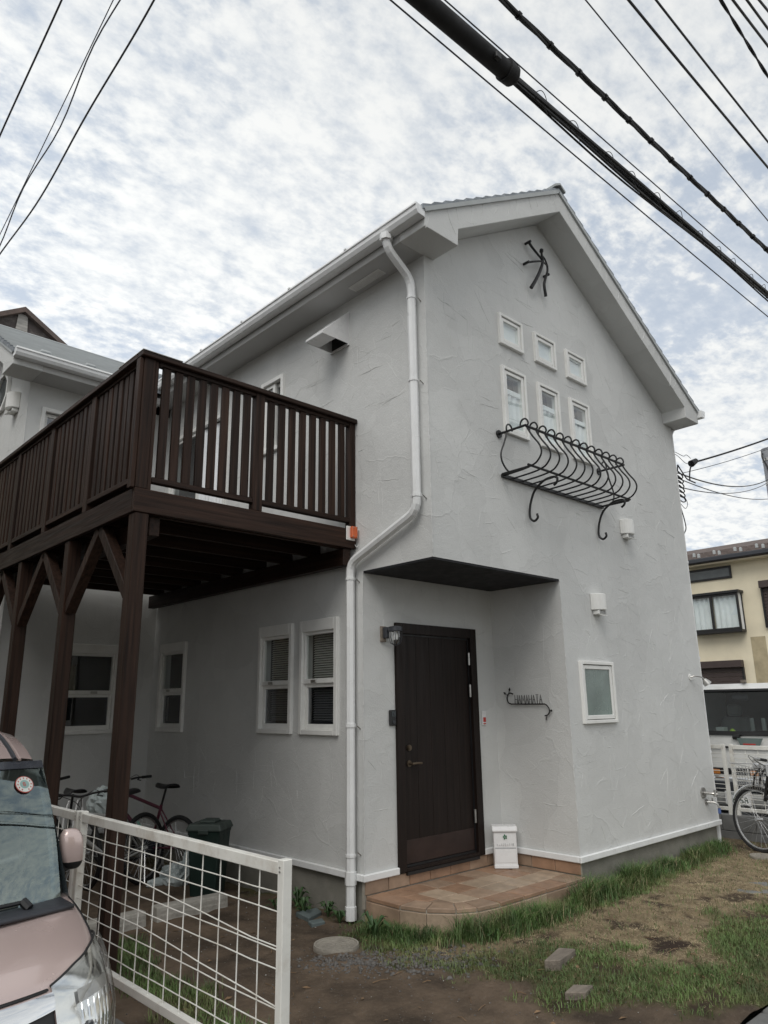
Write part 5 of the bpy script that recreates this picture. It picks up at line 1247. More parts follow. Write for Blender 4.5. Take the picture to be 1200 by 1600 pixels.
def roof_h(x, y):
    q = max(0, (1.60-y)/.58); b_ = max(0, (y-2.9)/.48)
    ax = abs(x)/.70
    return 1.735 - .150*q**1.9 - .07*b_**2 - .055*ax**2.4 - .075*max(0, ax-.86)**1.1*4
def roof(u, v):
    x = (2*u-1)*(.680+.02*min(1, v*3)); y = 1.015+.09*((2*u-1)**2)+(LEN-.04-1.015)*v
    z = roof_h(x, y)
    if u in (0, 1): z = 1.50
    if v == 0: z = min(z, 1.585)
    return Vector((x, y, z))
MB().grid(roof, 24, 24).build('roof', m_car, car, smooth=True)
for s_ in (1, -1):
    mb = MB(); pts = [(s_*.535, 1.06+.07*i, roof_h(.535, 1.06+.07*i)+.001) for i in range(31)]
    mb.tube(pts, .011, 6); mb.build('roof_groove', m_trimgrey, car, smooth=True)
    mb = MB(); pts = [(s_*.557, 1.06+.07*i, roof_h(.557, 1.06+.07*i)+.001) for i in range(31)]
    mb.tube(pts, .007, 6); mb.build('roof_ridge', m_car, car, smooth=True)
MB().grid(lambda u, v: Vector(((2*u-1)*.62, LEN-.01-.12*v, 1.0+.55*v)), 6, 4).build('rear_glass', m_dark_glass, car)
# cowl, bonnet seam, wiper
def cowl_s(u, v):
    x = (2*u-1)*.69; k = (2*u-1)**2
    return Vector((x, .475+.135*v+.17*k*(.75+.25*v) , 1.016+.004*v-.012*k))
MB().grid(cowl_s, 20, 4).build('cowl', m_trimgrey, car, smooth=True, solid=.012)
mb = MB()
for k in range(14): x = .02+.021*k; mb.box(x, x+.010, .505, .545, 1.0225, 1.028)
mb.build('cowl_grille', m_black, car)
MB().tube(smooth_path([(.50, .66, 1.040), (.30, .575, 1.055), (.05, .545, 1.066), (-.25, .56, 1.062)], 6), .009, 6).build('wiper', m_black, car, smooth=True)
MB().tube([(.52, .63, 1.02), (.50, .66, 1.045)], .018, 8).build('wiper', m_black, car)
for s_ in (1, -1):
    pts = [cpt(z, t, .0015) for z, t in ((1.008, 84), (.99, 80), (.965, 74.5), (.94, 71), (.91, 68), (.888, 66))]
    if s_ < 0: pts = [mirx(p) for p in pts]
    MB().tube(smooth_path(pts, 5), .0042, 5).build('bonnet_seam', m_black, car, smooth=True)
# headlights, grille
def hl_patch(s_, off, shrink=0.):
    def fn(u, v):
        th = (27+shrink*6)+(58-shrink*10)*u
        zt = np.interp(th, [20, 40, 55, 70, 86], [.850, .893, .914, .927, .915])-shrink*.02; zb_ = np.interp(th, [20, 40, 60, 86], [.52, .525, .56, .665])+shrink*.015
        p = cpt(zb_+(zt-zb_)*v, th, off + .010*math.sin(math.pi*u)*math.sin(math.pi*v))
        return p if s_ > 0 else mirx(p)
    return fn
for s_ in (1, -1):
    hl = MB().grid(hl_patch(s_, .030), 28, 10).build('headlight', m_headglass, car, smooth=True)
    MB().grid(hl_patch(s_, .012), 28, 10).build('reflector', m_refl, hl, smooth=True)
    for k in range(6):                                        # fluted bowl and inner bezels
        th = 38+3.9*k; mb = MB(); pts = [cpt(z, th, .018) for z in np.linspace(.55, .80, 7)]; pts = pts if s_ > 0 else [mirx(p) for p in pts]
        mb.tube(pts, [.002, .006, .0075, .008, .007, .006, .002], 6).build('flute', m_chrome, hl, smooth=True)
    for (a0, a1, z0, z1, mt) in ((62.5, 64, .575, .865, m_steel), (67, 80, .83, .885, m_refl), (70, 78, .71, .745, m_amber), (36, 60, .80, .835, m_steel)):
        fn = lambda u, v: (cpt(z0+(z1-z0)*v, a0+(a1-a0)*u, .024) if s_ > 0 else mirx(cpt(z0+(z1-z0)*v, a0+(a1-a0)*u, .024)))
        MB().grid(fn, 6, 3).build('lamp_insert', mt, hl, smooth=True)
    c_ = cpt(.735, 40, .016); c_ = c_ if s_ > 0 else mirx(c_); MB().lathe([(.001, .006), (.022, .004), (.026, -.004), (.02, -.01)], 14, c_).build('bulb', m_trimgrey, hl, smooth=True)
    edge = [hl_patch(s_, .010)(u, 1) for u in np.linspace(0, 1, 14)]
    MB().tube(edge, .005, 5).build('lamp_gasket', m_black, hl, smooth=True)
def gr(z0, z1, t1, off, name, mat, z0e=None, z1e=None):
    def fn(u, v):
        th = (2*u-1)*t1; q = abs(2*u-1); a = z0+((z0e or z0)-z0)*q; b_ = z1+((z1e or z1)-z1)*q
        p = cpt(a+(b_-a)*v, abs(th), off+.006*math.sin(math.pi*v)); return p if th >= 0 else mirx(p)
    return MB().grid(fn, 24, 4).build(name, mat, car, smooth=True)
gr(.535, .79, 27, .004, 'grille', m_black, .55, .815)
gr(.775, .845, 27, .012, 'chrome_bar', m_chrome, .805, .852); gr(.848, .856, 26, .004, 'bonnet_gap', m_black, .855, .862)
for z in (.62, .685): gr(z, z+.010, 25, .009, 'grille_bar', m_chrome, z+.012, z+.022)
for k in range(12):
    for s_ in (1, -1):
        pts = [cpt(zz_, 14+.95*k, .007) for zz_ in (.56, .66, .715)]; pts = pts if s_ > 0 else [mirx(p) for p in pts]
        MB().tube(pts, .0022, 4).build('grille_rib', m_steel, car)
gr(.28, .42, 30, .004, 'lower_intake', m_black)
MB().box(-.165, .165, -.022, -.012, .44, .605).build('number_plate', M('yellow_plate', (.55, .42, .04), .5), car, bevel=.004)
# mirrors, wheels, interior
for s_ in (1, -1):
    mb = MB()
    def mir(u, v):
        a = 2*math.pi*u; b_ = math.pi*v; d = (math.cos(a)*math.sin(b_), math.sin(a)*math.sin(b_), math.cos(b_)); f_ = lambda q, e: math.copysign(abs(q)**e, q)
        return Vector((s_*.772+.052*f_(d[0], .7)-s_*.01*d[2], .90+.042*f_(d[1], .75), 1.180+.088*f_(d[2], .7)))
    mr = MB().grid(lambda u, v: mir(u, v*.66), 24, 12).build('door_mirror', m_car, car, smooth=True)
    MB().grid(lambda u, v: mir(u, .66+.34*v), 24, 6).build('mirror_base', m_black, mr, smooth=True)
    MB().beam((s_*.70, .92, 1.09), (s_*.76, .91, 1.12), .06, .05).build('mirror_arm', m_black, mr)
    for y in (.62, 2.86):
        wl = MB().lathe([(.06, -.08), (.24, -.085), (.285, -.07), (.29, 0), (.285, .07), (.24, .085), (.06, .08)], 28)
        wl.v = [(s_*.63+v_[2], y+v_[0], .29+v_[1]) for v_ in wl.v]; wt = wl.build('wheel', m_rubber, car, smooth=True)
        rm = MB().lathe([(.03, .0), (.19, .012), (.20, 0)], 24); rm.v = [(s_*(.63+.078+v_[2]*.6), y+v_[0], .29+v_[1]) for v_ in rm.v]; rm.build('rim', m_alu, wt)
MB().box(-.66, .66, .70, 1.05, .90, .985).build('dashboard', m_trimgrey, car, bevel=.03, seg=2)
for x in (-.33, .33):
    MB().box(x-.24, x+.24, 1.7, 1.85, .7, 1.28).build('seat', m_seat, car, bevel=.05, seg=2); MB().box(x-.12, x+.12, 1.72, 1.82, 1.29, 1.45).build('headrest', m_seat, car, bevel=.03, seg=2)
mb = MB().tube([(.33+.18*math.cos(2*math.pi*i/24), 1.12+.04*math.sin(2*math.pi*i/24), 1.02+.17*math.sin(2*math.pi*i/24)) for i in range(24)], .014, 8, closed=True); mb.build('steering_wheel', m_black, car, smooth=True)
MB().box(.28, .46, .80, .95, .987, .992).build('paper_on_dashboard', m_sticker, car)
MB().box(-.10, .10, 1.16, 1.19, 1.42, 1.48).build('inner_mirror', m_black, car, bevel=.01)
# round inspection sticker on the windscreen
st0 = wsc(.915, .80, .004); du = (wsc(.935, .80, .004)-wsc(.895, .80, .004)).normalized(); dv = (wsc(.915, .84, .004)-wsc(.915, .76, .004)).normalized(); dn = du.cross(dv)
Q = lambda a, b, n=0.: st0+du*a+dv*b+dn*n
sk = MB().add([Q(.045*math.cos(2*math.pi*i/32), .045*math.sin(2*math.pi*i/32), .001) for i in range(32)], [tuple(range(32))]).build('inspection_sticker', m_sticker_r, car)
MB().add([Q(.041*math.cos(2*math.pi*i/32), .041*math.sin(2*math.pi*i/32), .0018) for i in range(32)], [tuple(range(32))]).build('sticker_ring', m_sticker, sk)
for k in range(12):
    a = math.pi*2*k/12; c_ = Q(.033*math.cos(a), .033*math.sin(a), .0026)
    if k == 9: continue
    MB().add([c_+du*.004, c_+dv*.006, c_-du*.004, c_-dv*.006], [(0, 1, 2, 3)]).build('ring_mark', m_sticker_r, sk)
MB().add([Q(.023*math.cos(2*math.pi*i/24), .023*math.sin(2*math.pi*i/24), .0026) for i in range(24)], [tuple(range(24))]).build('sticker_disc', M('sticker_teal', (.25, .38, .36), .5), sk)
rot = Matrix((du, dv, dn)).transposed().to_euler()
text_mesh('sticker_numeral', '8', .032, m_sticker_r, sk, Q(0, -.011, .0034), rot, .0004)

# ------------------------------------------------------------------ white van beyond the car park fence (local x -> picture right, y back)
van = thing('parked_van', 'white delivery van facing the street behind the low fence on the right', 'van', (6.15, .33, -.17), R(-90), None, local=True)
def vsec(w0, w1, z): return w0
prof = [(.06, .30), (0, .42), (.0, .60), (.03, .92), (.10, 1.22), (.42, 1.80), (.56, 1.89), (3.30, 1.90), (3.36, 1.80), (3.38, .40), (3.30, .28), (.2, .26)]
vw = lambda z: .735-.075*max(0, (z-1.1)/.8)
mb = MB(); k0 = len(prof)
mb.v = [(-vw(z), y, z) for y, z in prof] + [(vw(z), y, z) for y, z in prof]
mb.f = [tuple(range(k0)), tuple(reversed(range(k0, 2*k0)))]
for i in range(k0):
    j = (i+1) % k0
    if i == 4: continue                                      # the windscreen opening
    mb.f.append((i, j, k0+j, k0+i))
mb.build('body', m_vanwhite, van, bevel=.03, seg=2)
wv = lambda x, t, off=0.: (x, .10+.32*t-off, 1.22+.58*t+off*.5)
MB().add([wv(-.69, .02, .0), wv(.69, .02, .0), wv(.63, .965, .0), wv(-.63, .965, .0)], [(0, 1, 2, 3)]).build('windscreen', m_vanglass, van, fixn=False)
for s_ in (1, -1): MB().beam(wv(s_*.705, -.02, .004), wv(s_*.635, 1.0, .004), .045, .03, (0, -1, .4)).build('pillar', m_black, van)
MB().beam(wv(-.70, .0, .006), wv(.70, .0, .006), .05, .05, (0, -1, .4)).build('windscreen_seal', m_black, van); MB().beam(wv(-.64, .985, .006), wv(.64, .985, .006), .03, .03, (0, -1, .4)).build('windscreen_seal', m_black, van)
MB().box(-.66, .66, .16, .50, .9, 1.19).build('dashboard', m_trimgrey, van, bevel=.03)
for x in (-.34, .34): MB().box(x-.22, x+.22, 1.0, 1.15, .7, 1.42).build('seat', m_seat, van, bevel=.05); MB().box(x-.1, x+.1, 1.0, 1.1, 1.43, 1.6).build('headrest', m_seat, van, bevel=.03)
MB().box(-.70, .70, 1.6, 1.62, .4, 1.85).build('bulkhead', m_dark, van)
MB().box(-.11, .11, .44, .47, 1.66, 1.74).build('inner_mirror', m_trimgrey, van, bevel=.015)
MB().box(-.28, -.16, .20, .30, 1.192, 1.30).build('dashboard_card', m_sticker, van)
MB().box(-.12, -.04, .22, .30, 1.192, 1.28).build('dashboard_toy', m_lime, van, bevel=.03)
for x in (.15, .3, .42): MB().box(x, x+.05, .30, .34, 1.192, 1.42).build('dashboard_bottle', m_seat, van, bevel=.01)
MB().tube([(.05, .07, 1.19), (.30, .10, 1.26), (.60, .105, 1.255)], .010, 6).tube([(.0, .05, 1.175), (.09, .06, 1.185)], .03, 8).build('wiper', m_black, van)
MB().tube([(-.50, .08, 1.22), (-.30, .10, 1.25), (-.02, .10, 1.24)], .009, 6).build('wiper', m_black, van)
MB().box(-.62, -.16, .012, .04, 1.045, 1.070).build('air_slot', m_black, van); MB().box(-.12, .50, .012, .04, 1.035, 1.060).build('air_slot', m_black, van)
MB().add([(.06, .020, 1.17), (.40, .020, 1.17), (.35, .014, 1.075), (.10, .014, 1.075)], [(0, 1, 2, 3)]).build('front_patch', M('grey_green_patch', (.13, .17, .16), .4), van, solid=.004)  # grey-green shape on the nose panel, red strip over it
MB().box(.14, .30, .006, .012, 1.085, 1.10).build('front_patch', m_red, van)
MB().box(-.66, .66, -.006, .03, .70, .78).build('front_grille', m_black, van, bevel=.01); MB().box(-.69, .69, -.03, .05, .48, .62).build('bumper', m_trimgrey, van, bevel=.02)
MB().box(-.68, .68, -.02, .05, .60, .66).build('chrome_strip', m_chrome, van, bevel=.01)
for s_ in (1, -1):
    MB().box(s_*.42, s_*.66, -.012, .03, .79, .93).build('headlight', m_headglass, van, bevel=.01); MB().box(s_*.43, s_*.65, -.004, .028, .80, .92).build('reflector', m_refl, van)
    MB().box(s_*.20, s_*.30, -.036, -.01, .70, .76).build('indicator', m_amber, van, bevel=.006)
    for y in (.75, 2.7):
        wl = MB().lathe([(.06, -.07), (.25, -.075), (.27, 0), (.25, .075), (.06, .07)], 24); wl.v = [(s_*.64+v_[2], y+v_[0], .27+v_[1]) for v_ in wl.v]; wl.build('wheel', m_rubber, van, smooth=True)
pl = MB().box(-.165, .165, -.042, -.034, .325, .490).build('number_plate', m_white, van, bevel=.004)
text_mesh('plate_numerals', '88-58', .115, m_ink, pl, (0, -.0425, .345), (R(90), 0, 0), .0005)
text_mesh('plate_region', '相模 400', .045, m_ink, pl, (0, -.0425, .445), (R(90), 0, 0), .0005)
MB().box(.02, .08, .50, .56, 1.90, 1.94).build('roof_knob', m_timber, van)

# ------------------------------------------------------------------ cream house across the car park
yh = thing('cream_house', 'cream rendered house with brown roof and black bay window across the car park', 'house', (20, 3, -.2))
YX = 17.5
YF_ = lambda u, n, z: (YX-n, u, z)
MB().box(YX, YX+7, -3, 8.5, -.3, 5.48).build('wall', m_yellow, yh)
mb = MB(); mb.prism([(YX-.35, 5.50), (YX+3.5, 6.62), (YX+7.3, 5.5), (YX+7.3, 5.38), (YX+3.5, 6.48), (YX-.35, 5.40)], lambda a, b: (a, -3.3, b), lambda a, b: (a, 8.8, b)); mb.build('roof', m_brroof, yh)
sh_ = bpy.data.meshes.new('roof_slate')
for r_ in range(6):
    for k in range(26):
        x0 = YX-.36+r_*.36; y = -3.2+k*.46+(r_ % 2)*.23
        if y > 8.6 or y < -1: continue
        z0 = 5.50+(x0-YX+.35)*.291
        MB().add([(x0, y+.01, z0+.055), (x0, y+.45, z0+.055), (x0+.40, y+.45, z0+.145), (x0+.40, y+.01, z0+.145), (x0, y+.01, z0+.01), (x0, y+.45, z0+.01)], [(0, 1, 2, 3), (0, 1, 5, 4)]).build('roof_slate', m_brroof, yh)
for k in range(13):
    for r_, x0 in enumerate((YX+.05, YX+.42)):
        y = -.9+k*.62+r_*.3; z0 = 5.50+(x0-YX+.35)*.291; MB().box(x0-.05, x0+.05, y, y+.07, z0+.03, z0+.17).build('snow_guard', m_roofedge, yh, bevel=.02)
MB().box(YX-.48, YX-.34, -3.3, 8.8, 5.42, 5.55).build('gutter', m_trimgrey, yh, bevel=.02); MB().box(YX-.33, YX-.002, -3.3, 8.8, 5.36, 5.41).build('eave_soffit', m_yellow, yh)
def ywin(u0, u1, z0, z1, name, fm, pm, depth=.05, t=.06):
    mb = MB(); ring(mb, YF_, u0, u1, z0, z1, t, .002, depth); w_ = mb.build(name, fm, yh, bevel=.006)
    MB().fbox(YF_, u0+t, u1-t, .004, .02, z0+t, z1-t).build('pane', pm, w_); return w_
m_slitglass = M('grey_slit_glass', (.14, .155, .16), .15, var=.1, spec=.6)
ywin(4.42, 5.75, 4.93, 5.30, 'slit_window', m_black, m_slitglass)
by_ = thing  # bay window
bay = MB(); bu0, bu1, bz0, bz1, bd = 4.22, 5.72, 3.42, 4.46, .34
bay.fbox(YF_, bu0, bu1, .002, bd, bz0-.07, bz0); bay.fbox(YF_, bu0-.05, bu1+.05, .002, bd+.05, bz1, bz1+.07)
for u in (bu0, bu1-.06, (bu0+bu1)/2+.0): bay.fbox(YF_, u, u+.06, bd-.06, bd, bz0, bz1)
bay.fbox(YF_, bu0+.061, bu1-.061, bd-.055, bd-.003, bz0, bz0+.06); bay.fbox(YF_, bu0+.061, bu1-.061, bd-.055, bd-.003, bz1-.06, bz1)
bay.fbox(YF_, bu0, bu0+.05, .004, .06, bz0, bz1); bay.fbox(YF_, bu1-.05, bu1, .004, .06, bz0, bz1)
bw_ = bay.build('bay_window', m_black, yh, bevel=.005)
for a, b in ((bu0+.06, (bu0+bu1)/2), ((bu0+bu1)/2+.06, bu1-.06)):
    pane(bw_, YF_, a, b, bz0+.06, bz1-.06, bd-.03, m_glass)
    MB().grid(lambda s, t: YF_(a+(b-a)*s, bd-.10+.025*math.sin(s*(b-a)*42), bz0+.03+(bz1-bz0-.06)*t), 40, 2).build('curtain', m_curtain, bw_, smooth=True)
MB().add([YF_(bu0+.02, .06, bz0), YF_(bu0+.02, bd-.06, bz0), YF_(bu0+.02, bd-.06, bz1), YF_(bu0+.02, .06, bz1)], [(0, 1, 2, 3)]).build('curtain', m_curtain, bw_)
def shutter(u0, u1, z0, z1, n):
    s_ = MB().fbox(YF_, u0, u1, .002, .20, z1-.20, z1).build('shutter_box', m_brown, yh, bevel=.01)
    for k in range(n): z = z1-.21-k*(z1-z0-.21)/n; MB().fbox(YF_, u0+.05, u1-.05, .03, .06, z-(z1-z0-.21)/n+.012, z).build('shutter_slat', m_brown, s_)
    mb = MB(); mb.fbox(YF_, u0, u0+.05, .002, .09, z0, z1-.2); mb.fbox(YF_, u1-.05, u1, .002, .09, z0, z1-.2); mb.build('shutter_rail', m_black, s_)
shutter(4.42, 5.95, .6, 2.58, 14); shutter(1.9, 3.67, 3.42, 4.72, 12)
MB().fbox(YF_, 3.75, 4.15, .001, .004, 1.2, 3.2).build('wall_stain', M('stained_render', (.44, .37, .24), .95, var=.15), yh)
# dark weathered gable of the next house behind the wing
nh_ = thing('rear_house', 'house with peeling brown gable board rising behind the wing roof', 'house', (-1.5, 12.5, -.2))
d12 = (-1.18, 10.0)
NX, NZ, NY = -.87, 8.55, 9.3
mb = MB(); mb.prism([(NX-3.4, -.3), (NX+3.4, -.3), (NX+3.4, NZ-3.4*.62-.4), (NX, NZ-.4), (NX-3.4, NZ-3.4*.62-.4)], lambda a, b: (a, NY+.4, b), lambda a, b: (a, NY+8, b)); mb.build('wall', m_yellow, nh_)
for s_ in (1, -1):
    mb = MB(); mb.prism([(0, 0), (s_*3.9, -3.9*.62), (s_*3.9, -3.9*.62-.34), (0, -.34)], lambda a, b: (NX+a, NY, NZ+b), lambda a, b: (NX+a, NY+.06, NZ+b)); mb.build('bargeboard', m_weath, nh_)
    mb = MB(); mb.prism([(0, .10), (s_*4.0, -4.0*.62+.10), (s_*4.0, -4.0*.62), (0, .0)], lambda a, b: (NX+a, NY-.12, NZ+b), lambda a, b: (NX+a, NY+8.3, NZ+b)); mb.build('roof', m_brroof, nh_)
MB().prism([(-.20, -.345), (.20, -.345), (.16, -.02), (-.16, -.02)], lambda a, b: (NX+a*.5, NY-.03, NZ+b), lambda a, b: (NX+a*.5, NY-.002, NZ+b)).build('peak_plate', m_pale_wood, nh_)

# ------------------------------------------------------------------ overhead lines
def line_x(y, p1, p2, r, x0=-14, x1=24, c=.0012, n=60, wob=0., dy=0., dz=0.):
    (xa, za), (xb, zb) = p1, p2; pts = []
    for i in range(n+1):
        x = x0+(x1-x0)*i/n; z = za+(zb-za)*(x-xa)/(xb-xa)+c*(x-xa)*(x-xb)
        pts.append((x, y+dy+wob*math.sin(x*2.1+dy*90), z+dz+wob*math.sin(x*1.7+1+dz*70)))
    return pts
def cable(pts, r, mat, label, group=None, n=6): return solo(MB().tube(pts, r, n), 'overhead_cable', mat, label, 'cable', group, loc=pts[len(pts)//2], smooth=True)
gpw = 'overhead wires above the street'
cable(line_x(-1.8, (-2.136, 5.176), (3.244, 5.318), 0), .0055, m_wire, 'thin grey wire lowest over the roof, below the bundled cable', gpw)
cable(line_x(-1.98, (-1.897, 5.209), (2.796, 5.44), 0), .0049, m_wire, 'thin grey wire running just above the bundled cable', gpw)
bc = thing('cable_bundle', 'bundle of black telephone cables wrapped in spiral wire', 'cable', (3, -1.95, 5.3), 0, gpw)
bp = lambda **k: line_x(-1.95, (-1.172, 5.158), (2.842, 5.346), 0, **k)
for (dy, dz, r, wob) in ((0, .030, .0085, 0), (.012, -.004, .016, .004), (-.016, -.012, .013, .006), (.004, -.035, .010, .008), (-.006, .010, .008, .003), (.018, -.040, .007, .010)):
    MB().tube(bp(dy=dy, dz=dz, wob=wob, x0=-1.25, n=110), r, 7).build('cable_strand', m_cable, bc, smooth=True)
for k in range(26):                                           # slack loops of the spiral hanger
    x = -1.0+k*.37+rnd.uniform(-.05, .05); base = 5.158+(5.346-5.158)*(x+1.172)/4.014; dn_ = rnd.choice((-1, 1, 1)); a = rnd.uniform(.018, .045)
    pts = [(x, -1.95, base+.02), (x+.05, -1.97, base+.02+a), (x+.13, -1.95, base+.03+a*.9), (x+.17, -1.93, base-.02), (x+.10, -1.96, base-.055), (x+.02, -1.97, base-.045), (x-.12, -1.95, base+.01)]
    MB().tube(smooth_path(pts, 4), .0026, 5).build('hanger_loop', m_cable, bc)
cl_ = thing('splice_closure', 'thick black cable splice sleeve hanging on the bundled cable', 'cable closure', (-1.7, -1.95, 5.1))
cpts = [(-4.2, -1.95, 5.02), (-3.0, -1.95, 5.075), (-1.29, -1.95, 5.153)]
MB().tube(cpts, .056, 18).build('sleeve', m_rubber, cl_, smooth=True)
MB().tube([(-1.345, -1.95, 5.151), (-1.265, -1.95, 5.155)], [.066, .062], 18).build('end_cap', m_rubber, cl_, smooth=True)
MB().tube([(-1.265, -1.95, 5.155), (-1.245, -1.95, 5.156)], [.05, .045], 18).build('end_cap', m_cable, cl_)
for z in (.058, .040): MB().beam((-4.2, -1.95-.03 if z < .05 else -1.95, 5.02+z), (-1.32, -1.95-.03 if z < .05 else -1.95, 5.152+z), .010, .008).build('sleeve_rib', m_cable, cl_)
for x in (-2.2, -1.5): MB().box(x, x+.05, -2.015, -1.99, 5.06+(x+2.2)*.045, 5.10+(x+2.2)*.045).build('clamp', m_cable, cl_, bevel=.005)
MB().tube(line_x(-1.95, (-1.172, 5.158), (2.842, 5.346), 0, x0=-14, x1=-4.1, n=16), .04, 8).build('lead_cable', m_cable, cl_)
tc_ = thing('twisted_cable', 'thick black twisted cable above the bundled cable', 'cable', (3, -2.05, 5.7), 0, gpw)
for k in range(3):
    pts = []
    for i in range(261):
        x = -10+30*i/260; z = 5.498+(5.724-5.498)*(x+1.458)/4.171+.0014*(x+1.458)*(x-2.713); a = x*5.2+k*2.094
        pts.append((x, -2.05+.0095*math.cos(a), z+.0095*math.sin(a)))
    MB().tube(pts, .0115, 6).build('cable_strand', m_cable, tc_, smooth=True)
for k in range(30): x = -2.3+k*.33; z = 5.498+(5.724-5.498)*(x+1.458)/4.171+.0014*(x+1.458)*(x-2.713); MB().tube([(x, -2.05, z), (x+.018, -2.05, z+.001)], .0245, 8).build('cable_tie', m_cable, tc_)
cable(line_x(-1.75, (.151, 7.045), (3.973, 6.853), 0, c=.002), .0062, m_wire, 'thin bluish wire right of the twisted cable', gpw)
cable(line_x(-1.85, (.732, 7.421), (3.949, 7.503), 0, c=.004), .0125, m_cable, 'fourth cable from the right edge of the sky fan, black and straight', gpw)
cable(line_x(-2.0, (.944, 7.459), (3.542, 7.518), 0, c=.004), .0105, m_cable, 'slim black cable next above the straight black one', gpw)
g_ = thing('twisted_cable', 'ropy twisted cable near the top right corner of the sky', 'cable', (3, -2.1, 8.4), 0, gpw)
for k in range(2):
    pts = []
    for i in range(161): x = -4+16*i/160; a = x*9+k*math.pi; z = 8.505+(8.375-8.505)*(x-2.365)/1.232+.03*(x-2.365)*(x-3.597)*.3; pts.append((x, -2.1+.009*math.cos(a), z+.009*math.sin(a)))
    MB().tube(pts, .010, 6).build('cable_strand', m_cable, g_, smooth=True)
cable(line_x(-2.2, (2.405, 8.45), (3.405, 8.591), 0, x0=-4, x1=9, c=.01), .0135, m_cable, 'cable third from the top right corner', gpw)
cable(line_x(-2.28, (2.585, 8.523), (3.19, 8.606), 0, x0=-4, x1=9, c=.01), .0130, m_cable, 'cable second from the top right corner', gpw)
cable(line_x(-2.35, (2.746, 8.591), (3.018, 8.659), 0, x0=-4, x1=9, c=.01), .0130, m_cable, 'cable nearest the top right corner', gpw)
def line_y(x, p1, p2, wob, c=.004, f=1.9):
    (ya, za), (yb, zb) = p1, p2; pts = []
    for i in range(121):
        y = -6+20*i/120; pts.append((x+wob*math.sin(y*f), y, za+(zb-za)*(y-ya)/(yb-ya)+c*(y-ya)*(y-yb)+wob*.6*math.sin(y*f*1.3+1)))
    return pts
gl = 'service wires left of the house'
cable(line_y(-3.0, (1.114, 7.035), (2.545, 6.66), .006), .0078, m_cable, 'leftmost black service wire in the upper left sky', gl)
cable(line_y(-2.6, (1.093, 7.337), (3.881, 6.527), .0), .0045, m_wire, 'finest straight wire in the upper left sky', gl)
cable(line_y(-2.62, (.883, 7.137), (3.751, 6.369), .022, f=3.6), .0062, m_wire, 'wavy grey wire in the upper left sky', gl)
cable(line_y(-2.35, (.883, 7.352), (4.883, 6.874), .012, c=.03, f=2.2), .0088, m_cable, 'rightmost black service wire in the upper left sky', gl)
# service drop at the right house corner
PX_, PY_ = 12.6, -.45
pole = thing('utility_pole', 'grey utility pole at the right edge behind the car park', 'pole', (PX_, PY_, -.3))
pole.location = (13.0, 1.48, -.3); ORG[0] = Vector((13.0, 1.48, -.3))
MB().tube([(13, 1.48, -.3), (13, 1.48, 7.02)], [.20, .165], 18).build('pole_shaft', m_pole, pole, smooth=True)
MB().tube([(13, 1.48, 7.0), (13, 1.48, 7.05)], [.175, .175], 18).build('pole_cap', m_pole, pole)
for z in (6.75, 6.2, 5.6): MB().tube([(13, 1.48, z), (13, 1.48, z+.06)], [.176, .178], 18).build('pole_band', m_steel, pole)
MB().tube(smooth_path([(12.86, 1.60, 6.95), (12.80, 1.58, 6.8), (12.82, 1.50, 6.5), (12.80, 1.45, 6.0), (12.82, 1.46, 5.2)], 5), .018, 6).build('pole_cable', m_cable, pole)
gs = 'service cables at the right house corner'
def drop(a, b, sag, r, mat, label, n=24, wob=0):
    a, b = Vector(a), Vector(b); pts = [a.lerp(b, i/n)-Vector((0, 0, sag*4*(i/n)*(1-i/n)-wob*math.sin(i*1.7))) for i in range(n+1)]
    return solo(MB().tube(pts, r, 6), 'service_cable', mat, label, 'cable', gs, loc=pts[0], smooth=True)
drop((5.30, .0, 4.65), (9.6, -1.45, 6.55), .10, .014, m_cable, 'thick black service cable rising from the insulator to the right edge')
drop((5.05, .06, 4.46), (9.4, -1.10, 6.28), .12, .005, m_wire, 'thin wire below the thick black service cable')
drop((4.84, .05, 4.42), (12.85, 1.42, 6.35), .22, .010, m_cable, 'black cable from the house corner to the grey pole')
drop((4.84, .05, 4.22), (12.85, 1.42, 6.30), .20, .007, m_wire, 'thin wire crossing below the black pole cable')
drop((4.84, .05, 4.34), (12.85, 1.42, 5.85), .14, .007, m_wire, 'lowest thin wire from the house corner to the grey pole')
sv = thing('service_bracket', 'tangle of black wires and insulators on the right house corner', 'cable bracket', (4.75, .05, 4.3))
MB().tube([(5.24, .02, 4.62), (5.34, -.01, 4.68)], [.05, .035], 10).build('insulator', m_cable, sv, smooth=True)
MB().tube(smooth_path([(5.28, .01, 4.63), (5.20, .02, 4.55), (5.17, .03, 4.44), (5.16, .03, 4.37)], 5), .010, 6).build('drop_wire', m_cable, sv)
for pts in ([(4.71, .04, 4.70), (4.9, .04, 4.70), (5.05, .03, 4.69), (5.15, .03, 4.73), (5.25, .02, 4.70)], [(4.71, .04, 4.68), (4.9, .04, 4.66), (5.1, .03, 4.60), (5.26, .02, 4.63)]):
    MB().tube(smooth_path(pts, 5), .004, 5).build('tie_wire', m_wire, sv)
MB().tube([(4.70, .05, 4.70), (4.78, .04, 4.70)], .014, 8).build('eye_bolt', m_steel, sv)
MB().tube(smooth_path([(4.83, .04, 4.40), (4.86, .04, 4.52), (4.90, .04, 4.50), (5.02, .03, 4.40), (5.10, .03, 4.37), (5.30, .02, 4.36)], 5), .009, 6).build('loop_wire', m_cable, sv)
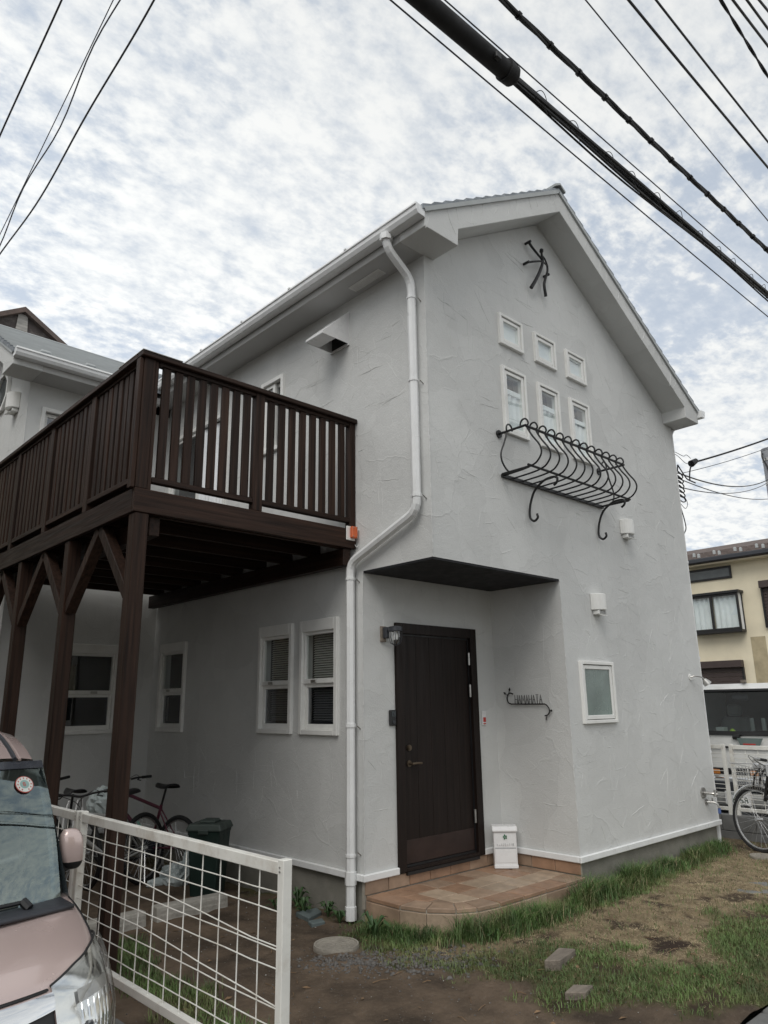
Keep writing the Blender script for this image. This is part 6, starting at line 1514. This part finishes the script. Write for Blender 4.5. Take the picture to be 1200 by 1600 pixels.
for k in range(6):
    z = 4.40-.065*k; MB().tube(smooth_path([(4.72, .05, z), (4.80, .03, z+.03), (4.92, .03, z+.0), (4.97, .04, z-.03), (4.90, .05, z-.05), (4.80, .05, z-.03)], 4), .008, 5).build('coil', m_cable, sv)
    if k % 2 == 0: MB().tube([(4.70, .05, z-.01), (4.79, .05, z-.01)], .012, 8).build('insulator', m_trim, sv)
MB().tube(smooth_path([(4.82, .04, 4.08), (4.95, .04, 4.10), (5.02, .04, 4.02), (4.94, .04, 3.94), (4.82, .04, 3.98)], 5), .004, 5).build('loop_wire', m_wire, sv)
MB().tube(smooth_path([(4.76, .04, 4.05), (4.79, .03, 3.9), (4.84, .03, 3.78), (4.86, .03, 3.66), (4.81, .04, 3.58)], 5), .007, 5).build('loop_wire', m_cable, sv)

# ------------------------------------------------------------------ unseen neighbouring houses, added to shade the yard and fill reflections
def neighbour(name, label, x0, x1, y0, y1, h, rise, mat, face):
    hs = thing(name, label, 'house', ((x0+x1)/2, (y0+y1)/2, -.3))
    MB().box(x0, x1, y0, y1, -.4, h).build('wall', mat, hs)
    if face == 'x':
        mb = MB().prism([(x0-.4, h-.1), ((x0+x1)/2, h+rise), (x1+.4, h-.1), (x1+.4, h+.02), ((x0+x1)/2, h+rise+.14), (x0-.4, h+.02)], lambda a, b: (a, y0-.4, b), lambda a, b: (a, y1+.4, b)); F = lambda u, n, z: (x1+n, u, z); u0, u1 = y0, y1
    else:
        mb = MB().prism([(y0-.4, h-.1), ((y0+y1)/2, h+rise), (y1+.4, h-.1), (y1+.4, h+.02), ((y0+y1)/2, h+rise+.14), (y0-.4, h+.02)], lambda a, b: (x0-.4, a, b), lambda a, b: (x1+.4, a, b)); F = lambda u, n, z: (u, y1+n, z); u0, u1 = x0, x1
    mb.build('roof', m_brroof, hs)
    for z in (.7, 3.5):
        u = u0+.9
        while u+1.7 < u1:
            mb = MB(); ring(mb, F, u, u+1.6, z, z+1.25, .06, .002, .05); w_ = mb.build('window', m_trimgrey, hs); MB().fbox(F, u+.06, u+1.54, .004, .02, z+.06, z+1.19).build('pane', m_dark_glass, w_); u += 2.7
    return hs
neighbour('added_shade_house', 'unseen beige two-storey house added across the drive to shade the yard', -13.5, -5.75, -.9, 12, 6.1, 1.3, M('beige_render', (.36, .33, .28), .9, var=.1), 'x')
neighbour('street_house', 'cream two-storey house on the far side of the street', -8, 3, -24, -15.5, 5.6, 1.5, m_yellow, 'y')
